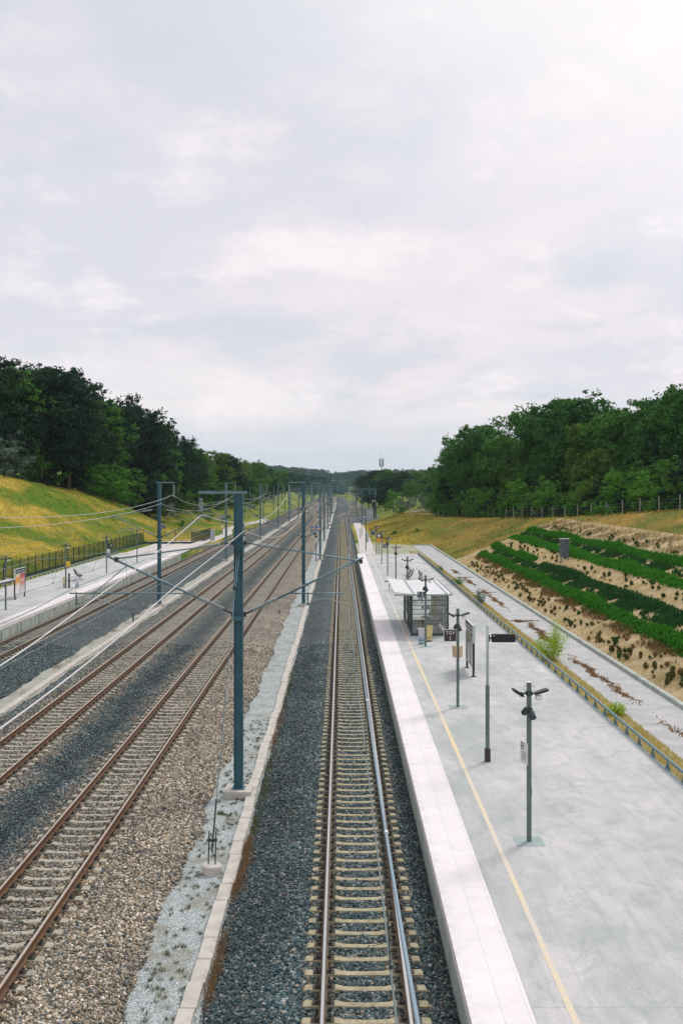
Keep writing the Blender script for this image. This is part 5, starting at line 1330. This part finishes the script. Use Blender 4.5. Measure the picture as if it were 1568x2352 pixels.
# small individual shrubs
def small_shrub(seed, n=170, H=.42):
    g = np.random.default_rng(seed); d = g.normal(size=(n, 3)); d /= np.linalg.norm(d, axis=1, keepdims=True); r = g.uniform(.5, 1.0, (n, 1))
    P = np.array([0, 0, H*.55])+d*r*np.array([H*.42, H*.42, H*.52])*(1+.25*np.sin(7*d[:, :1]+seed))
    v, f = quads(P, d+g.normal(size=(n, 3))*.6, g.uniform(.028, .05, n), 1.8); m = MB(); m.tube([(0, 0, -.05), (0, 0, H*.6)], .012, 4); tv = np.array(m.v); q4 = np.array([q for q in m.f if len(q) == 4])+len(v)
    me = np_mesh('seedling_shrub', np.concatenate([v, tv]), np.concatenate([f, q4]), 'hedge_dark'); return me
SP = [small_shrub(s) for s in (1, 2, 3, 4)]; first = [True]*4
def seedling(x, y, s, mat, label, group):
    k = int(rng.integers(0, 4)); o = SP[k]
    if first[k]: c = o; first[k] = False
    else: c = o.copy(); col.objects.link(c)
    c.location = (x, y, h(x, y)+.03); c.scale = (s, s, s*rng.uniform(.85, 1.2)); c.rotation_euler.z = rng.uniform(0, 6)
    c.material_slots[0].link = 'OBJECT'; c.material_slots[0].material = M[mat]; tag(c, label, 'shrub', group)
for i in range(235):
    y = 38+84*rng.random()**1.3; x = 14.6+rng.random()*1.1+.18*math.sin(y)
    seedling(x, y, rng.uniform(.35, .95)*(1.1 if y < 60 else .85), ['shrub_olive', 'hedge_dark', 'shrub_olive', 'blade_brown', 'shrub_olive'][i % 5], 'small shrub in the bare sand between the kerb and the lowest hedge row', 'seedling shrubs in the lowest sandy bed')
for i in range(95):
    y = 42+84*rng.random()**1.1; x = 19.55+rng.random()*1.3
    seedling(x, y, rng.uniform(.35, .95), ['hedge_dark', 'shrub_olive'][i % 2], 'small shrub in the bare sand strip at the foot of the wooden board', 'seedling shrubs in the middle sandy bed')
for i in range(50):
    y = 60+68*rng.random(); x = 24.5+rng.random()*.9
    seedling(x, y, rng.uniform(.4, .8), 'hedge_dark', 'small dark shrub in the sand above the uppermost hedge row', 'seedling shrubs in the top sandy bed')

# loose bright shrubs on the verge beside the guard rail
def upright_shrub(label, x, y, H, W, n, mat):
    t = thing('verge_shrub', label, 'shrub', (x, y, .02)); m = MB(); Pp = []; 
    for k in range(11):
        a = rng.uniform(0, 6.28); r = rng.random()**.6*W*.5; hh = H*(1-.55*r/(W*.5))*rng.uniform(.75, 1.05); tip = Vector((r*math.cos(a), r*math.sin(a), hh)); b = Vector((tip.x*.15, tip.y*.15, 0))
        m.tube([tuple(b), tuple(b.lerp(tip, .5)+Vector((0, 0, .05))), tuple(tip)], [.014, .009, .004], 4)
        for j in range(n//11): q = b.lerp(tip, rng.uniform(.2, 1.02)); s = .13*W; Pp.append((q.x+rng.normal()*s*.6, q.y+rng.normal()*s*.6, q.z+rng.normal()*s*.6))
    m.build('stem', 'pale_bark', t); v, f = quads(np.array(Pp), rng.normal(size=(len(Pp), 3))+np.array([0, 0, .5]), rng.uniform(.028, .055, len(Pp)), .8); np_mesh('foliage', v, f, mat, t)
upright_shrub('tall bright lime green willow shrub growing on the verge by the guard rail', 11.1, 54.5, 2.0, 2.1, 3600, 'leaf_lime')
upright_shrub('pale green shrub on the verge, second from the front', 10.75, 80.5, 1.5, 1.1, 1300, 'leaf_pale')
upright_shrub('low spreading green shrub on the verge beyond the pale one', 10.7, 97, .9, 1.7, 1500, 'leaf_bright')
upright_shrub('small green tuft shrub on the far verge', 10.6, 112, .8, 1.1, 800, 'leaf_bright')
upright_shrub('small yellowish creeping shrub on the near verge', 10.9, 41.5, .55, 1.2, 700, 'leaf_lime')
# grass blades
def tuftsheet(name, label, x, y, hh, w, mat, lean=.5, cat='grass', zf=None):
    z = terr(x, y) if zf is None else zf(x, y); P, f = blades(np.stack([x, y, z], 1), hh, w, lean); return tag(np_mesh(name, P, f, mat), label, cat, None, 'stuff')
n = 26000; x = rng.uniform(9.85, 11.28, n)+.15*0; y = 6+128*rng.random(n)**1.2
tuftsheet('verge_grass', 'short dry yellow grass on the verge between guard rail and slab path', x, y, rng.uniform(.04, .13, n), .012, 'blade_gold', .9, zf=lambda x, y: x*0+.03)
def bank(n, side, mat, seed):
    g = np.random.default_rng(seed)
    if side < 0: Y = g.uniform(68, 330, n)**1.0; X = -toeL(Y) - g.random(n)*(crestL(Y)*2+8)
    else:
        Y = g.uniform(50, 300, n); X = toeR(Y)+.3 + g.random(n)*(crestR(Y)/.4+9); k = (X > 25.6) | (Y > 131.5); X, Y = X[k], Y[k]
    return X, Y
for side, mat, n, lb in ((-1, 'blade_gold', 42000, 'long golden grass covering the left bank'), (-1, 'blade_green', 26000, 'green grass tufts in the left bank'), (1, 'blade_gold', 30000, 'dry golden grass on the right bank beyond the planted rows'), (1, 'blade_green', 18000, 'green tufts on the right bank'), (1, 'blade_brown', 16000, 'brown dry weeds on the right bank')):
    X, Y = bank(n, side, mat, n)
    msk = np.sin(X*.35+np.sin(Y*.11)*2)*np.cos(Y*.09+X*.12)+.5*np.sin(X*1.3+Y*.7)
    k = (msk < .15) if mat != 'blade_gold' else (msk > -.35); X, Y = X[k], Y[k]
    tuftsheet('bank_grass', lb, X, Y, rng.uniform(.12, .36, len(X)), rng.uniform(.02, .05, len(X)), mat, .7)
# weeds along the cable trough and in the gravel
def weeds(label, spots, mat, n, hh):
    X = []; Y = []
    for (cx, cy, sx, sy, q) in spots: X.append(cx+rng.normal(size=int(n*q))*sx); Y.append(cy+rng.normal(size=int(n*q))*sy)
    X = np.concatenate(X); Y = np.concatenate(Y); return tuftsheet('weeds', label, X, Y, rng.uniform(.3, 1, len(X))*hh, .005, mat, .8, 'weeds', lambda x, y: np.maximum(bed(x, y), -.56))
weeds('reddish brown dead weeds along the trough lids in front of the mast', [(-2.45, 24.9, .07, .6, 1), (-2.40, 26.3, .08, .5, 1), (-2.48, 27.6, .06, .4, .8), (-2.45, 21.2, .06, .7, .9), (-2.45, 19.8, .07, .5, .7), (-2.5, 39.5, .07, .9, .9), (-2.5, 42.5, .08, .7, .6)], 'blade_brown', 460, .22)
weeds('green and yellow weeds along the trough lids beside and beyond the mast', [(-2.42, 29.2, .07, .6, .9), (-2.38, 32.5, .09, .9, 1), (-2.45, 35.6, .07, .9, .7), (-2.5, 46, .10, 1.4, .9), (-2.5, 50, .1, 1.2, .9), (-2.5, 53, .1, 1, .6)], 'shrub_olive', 280, .22)
sp = [(rng.uniform(-3.85, -2.95), 17+26*rng.random(), .03, .04, 1) for i in range(260)]
weeds('tiny dry weed tufts scattered in the fine gravel strip', sp, 'shrub_olive', 30, .10)
sp = [(rng.uniform(-15.4, -14.7), rng.uniform(40, 80), .15, .4, 1) for i in range(16)]
weeds('brownish weeds in the pale gravel between the left tracks', sp, 'blade_brown', 60, .15)
# rusty moss in the joints of the slab path
X = []; Y = []
for (cy, L, q, ox) in ((46, 2.5, 300, 0), (51, 5, 900, -.1), (62, 3, 1100, -.15), (66, 4, 900, .05), (70.5, .6, 500, -.5), (83, 5, 700, 0), (90, 3, 300, .1), (100, 4, 700, -.05), (112, 3, 500, -.1), (38, 3, 250, .05)):
    yy = cy+rng.normal(size=q)*L*.45; X.append(12.35+ox+.12*np.sin(yy*1.7+cy)+.06*np.sin(yy*5)+rng.normal(size=q)*.07*(1+rng.random(q))); Y.append(yy)
for cy in (70.6, 89.8, 105): xx = 12.3+rng.normal(size=260)*.5; X.append(xx); Y.append(cy+.15*np.sin(xx*3)+rng.normal(size=260)*.10*np.exp(-((xx-12.3)/.6)**2)*2)
X = np.concatenate(X); Y = np.concatenate(Y)
tuftsheet('path_moss', 'rusty red moss and weeds in the joints of the slab path', X, Y, rng.uniform(.02, .09, len(X)), .03, 'blade_brown', 1.0, 'weeds', lambda x, y: x*0)
# undergrowth clumps on the right bank and left meadow
for i, (x, y, s, mt) in enumerate(((29.5, 118, .9, 'leaf_bright'), (30.2, 122, 1.0, 'leaf_bright'), (13, 178, .5, 'leaf_mid'), (-37, 215, .9, 'leaf_mid'), (-41.5, 228, 1.8, 'leaf_dark'), (-36, 236, 1.0, 'leaf_bright'), (-33, 262, 1.3, 'leaf_bright'), (-30, 275, 1.4, 'leaf_mid'), (-34, 290, 2.2, 'leaf_bright'), (-29, 300, 1.8, 'leaf_mid'), (9.5, 185, .6, 'leaf_mid'), (15.0, 268, 1.6, 'leaf_mid'))):
    plant('shrub%d' % (i % 3), x, y, h(x, y)+s*1.2, '%s low bush counted around the grass banks, %s' % (ORD[i], 'right of the tracks' if x > 0 else 'in the left meadow'), 'bushes on the grass banks', mt, 1.5, 'bush')

# ================================================================ AIR, SKY, SUN
hz = MB().box(-1400, 1400, -60, 2300, -3, 72).build('haze', 'white'); hz['kind'] = 'stuff'; hz['label'] = 'thin pale haze in the air'; hz['category'] = 'haze'
hm = bpy.data.materials.new('haze_air'); hm.use_nodes = True; nt = hm.node_tree; nt.nodes.clear()
o_ = nt.nodes.new('ShaderNodeOutputMaterial'); pv = nt.nodes.new('ShaderNodeVolumePrincipled'); pv.inputs['Color'].default_value = (.70, .88, .95, 1); pv.inputs['Density'].default_value = .00009
pv.inputs['Anisotropy'].default_value = .2; nt.links.new(pv.outputs[0], o_.inputs['Volume']); hz.data.materials.clear(); hz.data.materials.append(hm)

SE, SA = 48, 38          # sun elevation, degrees right of the viewing direction
w = bpy.data.worlds.new('World'); scene.world = w; w.use_nodes = True; nt = w.node_tree; nt.nodes.clear()
N = lambda t, **k: (lambda x: ([setattr(x, a, b) for a, b in k.items()], x)[1])(nt.nodes.new(t)); L = nt.links.new
out = N('ShaderNodeOutputWorld'); bg = N('ShaderNodeBackground'); L(bg.outputs[0], out.inputs[0])
sky = N('ShaderNodeTexSky', sky_type='NISHITA'); sky.sun_disc = False; sky.sun_elevation = R(SE); sky.sun_rotation = R(SA); sky.dust_density = 2
tc = N('ShaderNodeTexCoord'); sp_ = N('ShaderNodeSeparateXYZ'); L(tc.outputs['Generated'], sp_.inputs[0])
def mth(op, a, b=0):
    x = N('ShaderNodeMath', operation=op)
    for i, v in enumerate((a, b)):
        if isinstance(v, bpy.types.NodeSocket): L(v, x.inputs[i])
        else: x.inputs[i].default_value = v
    return x.outputs[0]
def mrr(v, a, b, c=0, d=1):
    x = N('ShaderNodeMapRange'); x.interpolation_type = 'SMOOTHSTEP'; L(v, x.inputs[0])
    for i, q in enumerate((a, b, c, d)): x.inputs[i+1].default_value = q
    return x.outputs[0]
def mx(f, a, b, bt='MIX'):
    x = N('ShaderNodeMix', data_type='RGBA', blend_type=bt)
    if isinstance(f, bpy.types.NodeSocket): L(f, x.inputs[0])
    else: x.inputs[0].default_value = f
    for i, v in ((6, a), (7, b)):
        if isinstance(v, bpy.types.NodeSocket): L(v, x.inputs[i])
        else: x.inputs[i].default_value = (*v, 1)
    return x.outputs[2]
zc = mth('ADD', mth('MAXIMUM', sp_.outputs[2], 0.0), .26)
cv = N('ShaderNodeCombineXYZ'); L(mth('DIVIDE', sp_.outputs[0], zc), cv.inputs[0]); L(mth('DIVIDE', sp_.outputs[1], zc), cv.inputs[1])
def nz(scale, det, seed, rough=.5, dist=0):
    x = N('ShaderNodeTexNoise'); mp = N('ShaderNodeVectorMath', operation='ADD'); L(cv.outputs[0], mp.inputs[0]); mp.inputs[1].default_value = (seed, seed*1.7, seed*.3)
    L(mp.outputs[0], x.inputs['Vector']); x.inputs['Scale'].default_value = scale; x.inputs['Detail'].default_value = det; x.inputs['Roughness'].default_value = rough; x.inputs['Distortion'].default_value = dist
    return x.outputs['Fac']
a = mrr(nz(1.5, 8, 3.1, .55, 0), .42, .60); b = mrr(nz(3.1, 9, 9.4, .60, .1), .48, .66)
c = mx(a, (.735, .735, .81), (.875, .80, .845)); c = mx(mth('MULTIPLY', b, .75), c, (1.02, .94, .945))
c = mx(mth('MULTIPLY', mrr(nz(1.9, 8, 27.0, .58), .48, .62), .70), c, (.645, .69, .765))
hor = mrr(sp_.outputs[2], .015, .105, 1, 0); c = mx(mth('MULTIPLY', hor, .75), c, (.66, .735, .81))
bd = mth('MULTIPLY', mth('MULTIPLY', mrr(sp_.outputs[2], .050, .085), mrr(sp_.outputs[2], .105, .16, 1, 0)), mrr(nz(.9, 6, 44.0, .6, .5), .38, .60)); c = mx(mth('MULTIPLY', bd, .75), c, (1.0, .93, .93))
# streak of brighter cloud low above the horizon and the glow of the veiled sun at the upper right
dp = N('ShaderNodeVectorMath', operation='DOT_PRODUCT'); L(tc.outputs['Generated'], dp.inputs[0])
sd = Vector((math.sin(R(SA))*math.cos(R(SE)), math.cos(R(SA))*math.cos(R(SE)), math.sin(R(SE)))); dp.inputs[1].default_value = sd
glow = mrr(dp.outputs['Value'], .70, .96, 0, 1); c = mx(mth('MULTIPLY', glow, .8), c, (1.22, 1.13, 1.09))
sk = N('ShaderNodeVectorMath', operation='SCALE'); L(sky.outputs[0], sk.inputs[0]); sk.inputs['Scale'].default_value = 1.0
fin = mx(1.0, c, (1/.1,)*3, 'MULTIPLY'); fin = mx(.94, sk.outputs[0], fin)
below = mrr(sp_.outputs[2], -.02, 0.0, 1, 0); fin = mx(below, fin, (3.0, 3.3, 3.4))
L(fin, bg.inputs['Color']); bg.inputs['Strength'].default_value = .10
sl = bpy.data.lights.new('sun', 'SUN'); so = bpy.data.objects.new('sun', sl); col.objects.link(so); sl.energy = 1.7; sl.angle = R(12); sl.color = (1, .95, .88)
so.rotation_euler = (-sd).to_track_quat('-Z', 'Y').to_euler()
scene.view_settings.view_transform = 'Standard'; scene.view_settings.look = 'None'; scene.view_settings.exposure = .06; scene.view_settings.gamma = 1
scene.render.resolution_x = 682; scene.render.resolution_y = 1024
scene.cycles.volume_bounces = 0; scene.cycles.max_bounces = 6; scene.cycles.transparent_max_bounces = 12
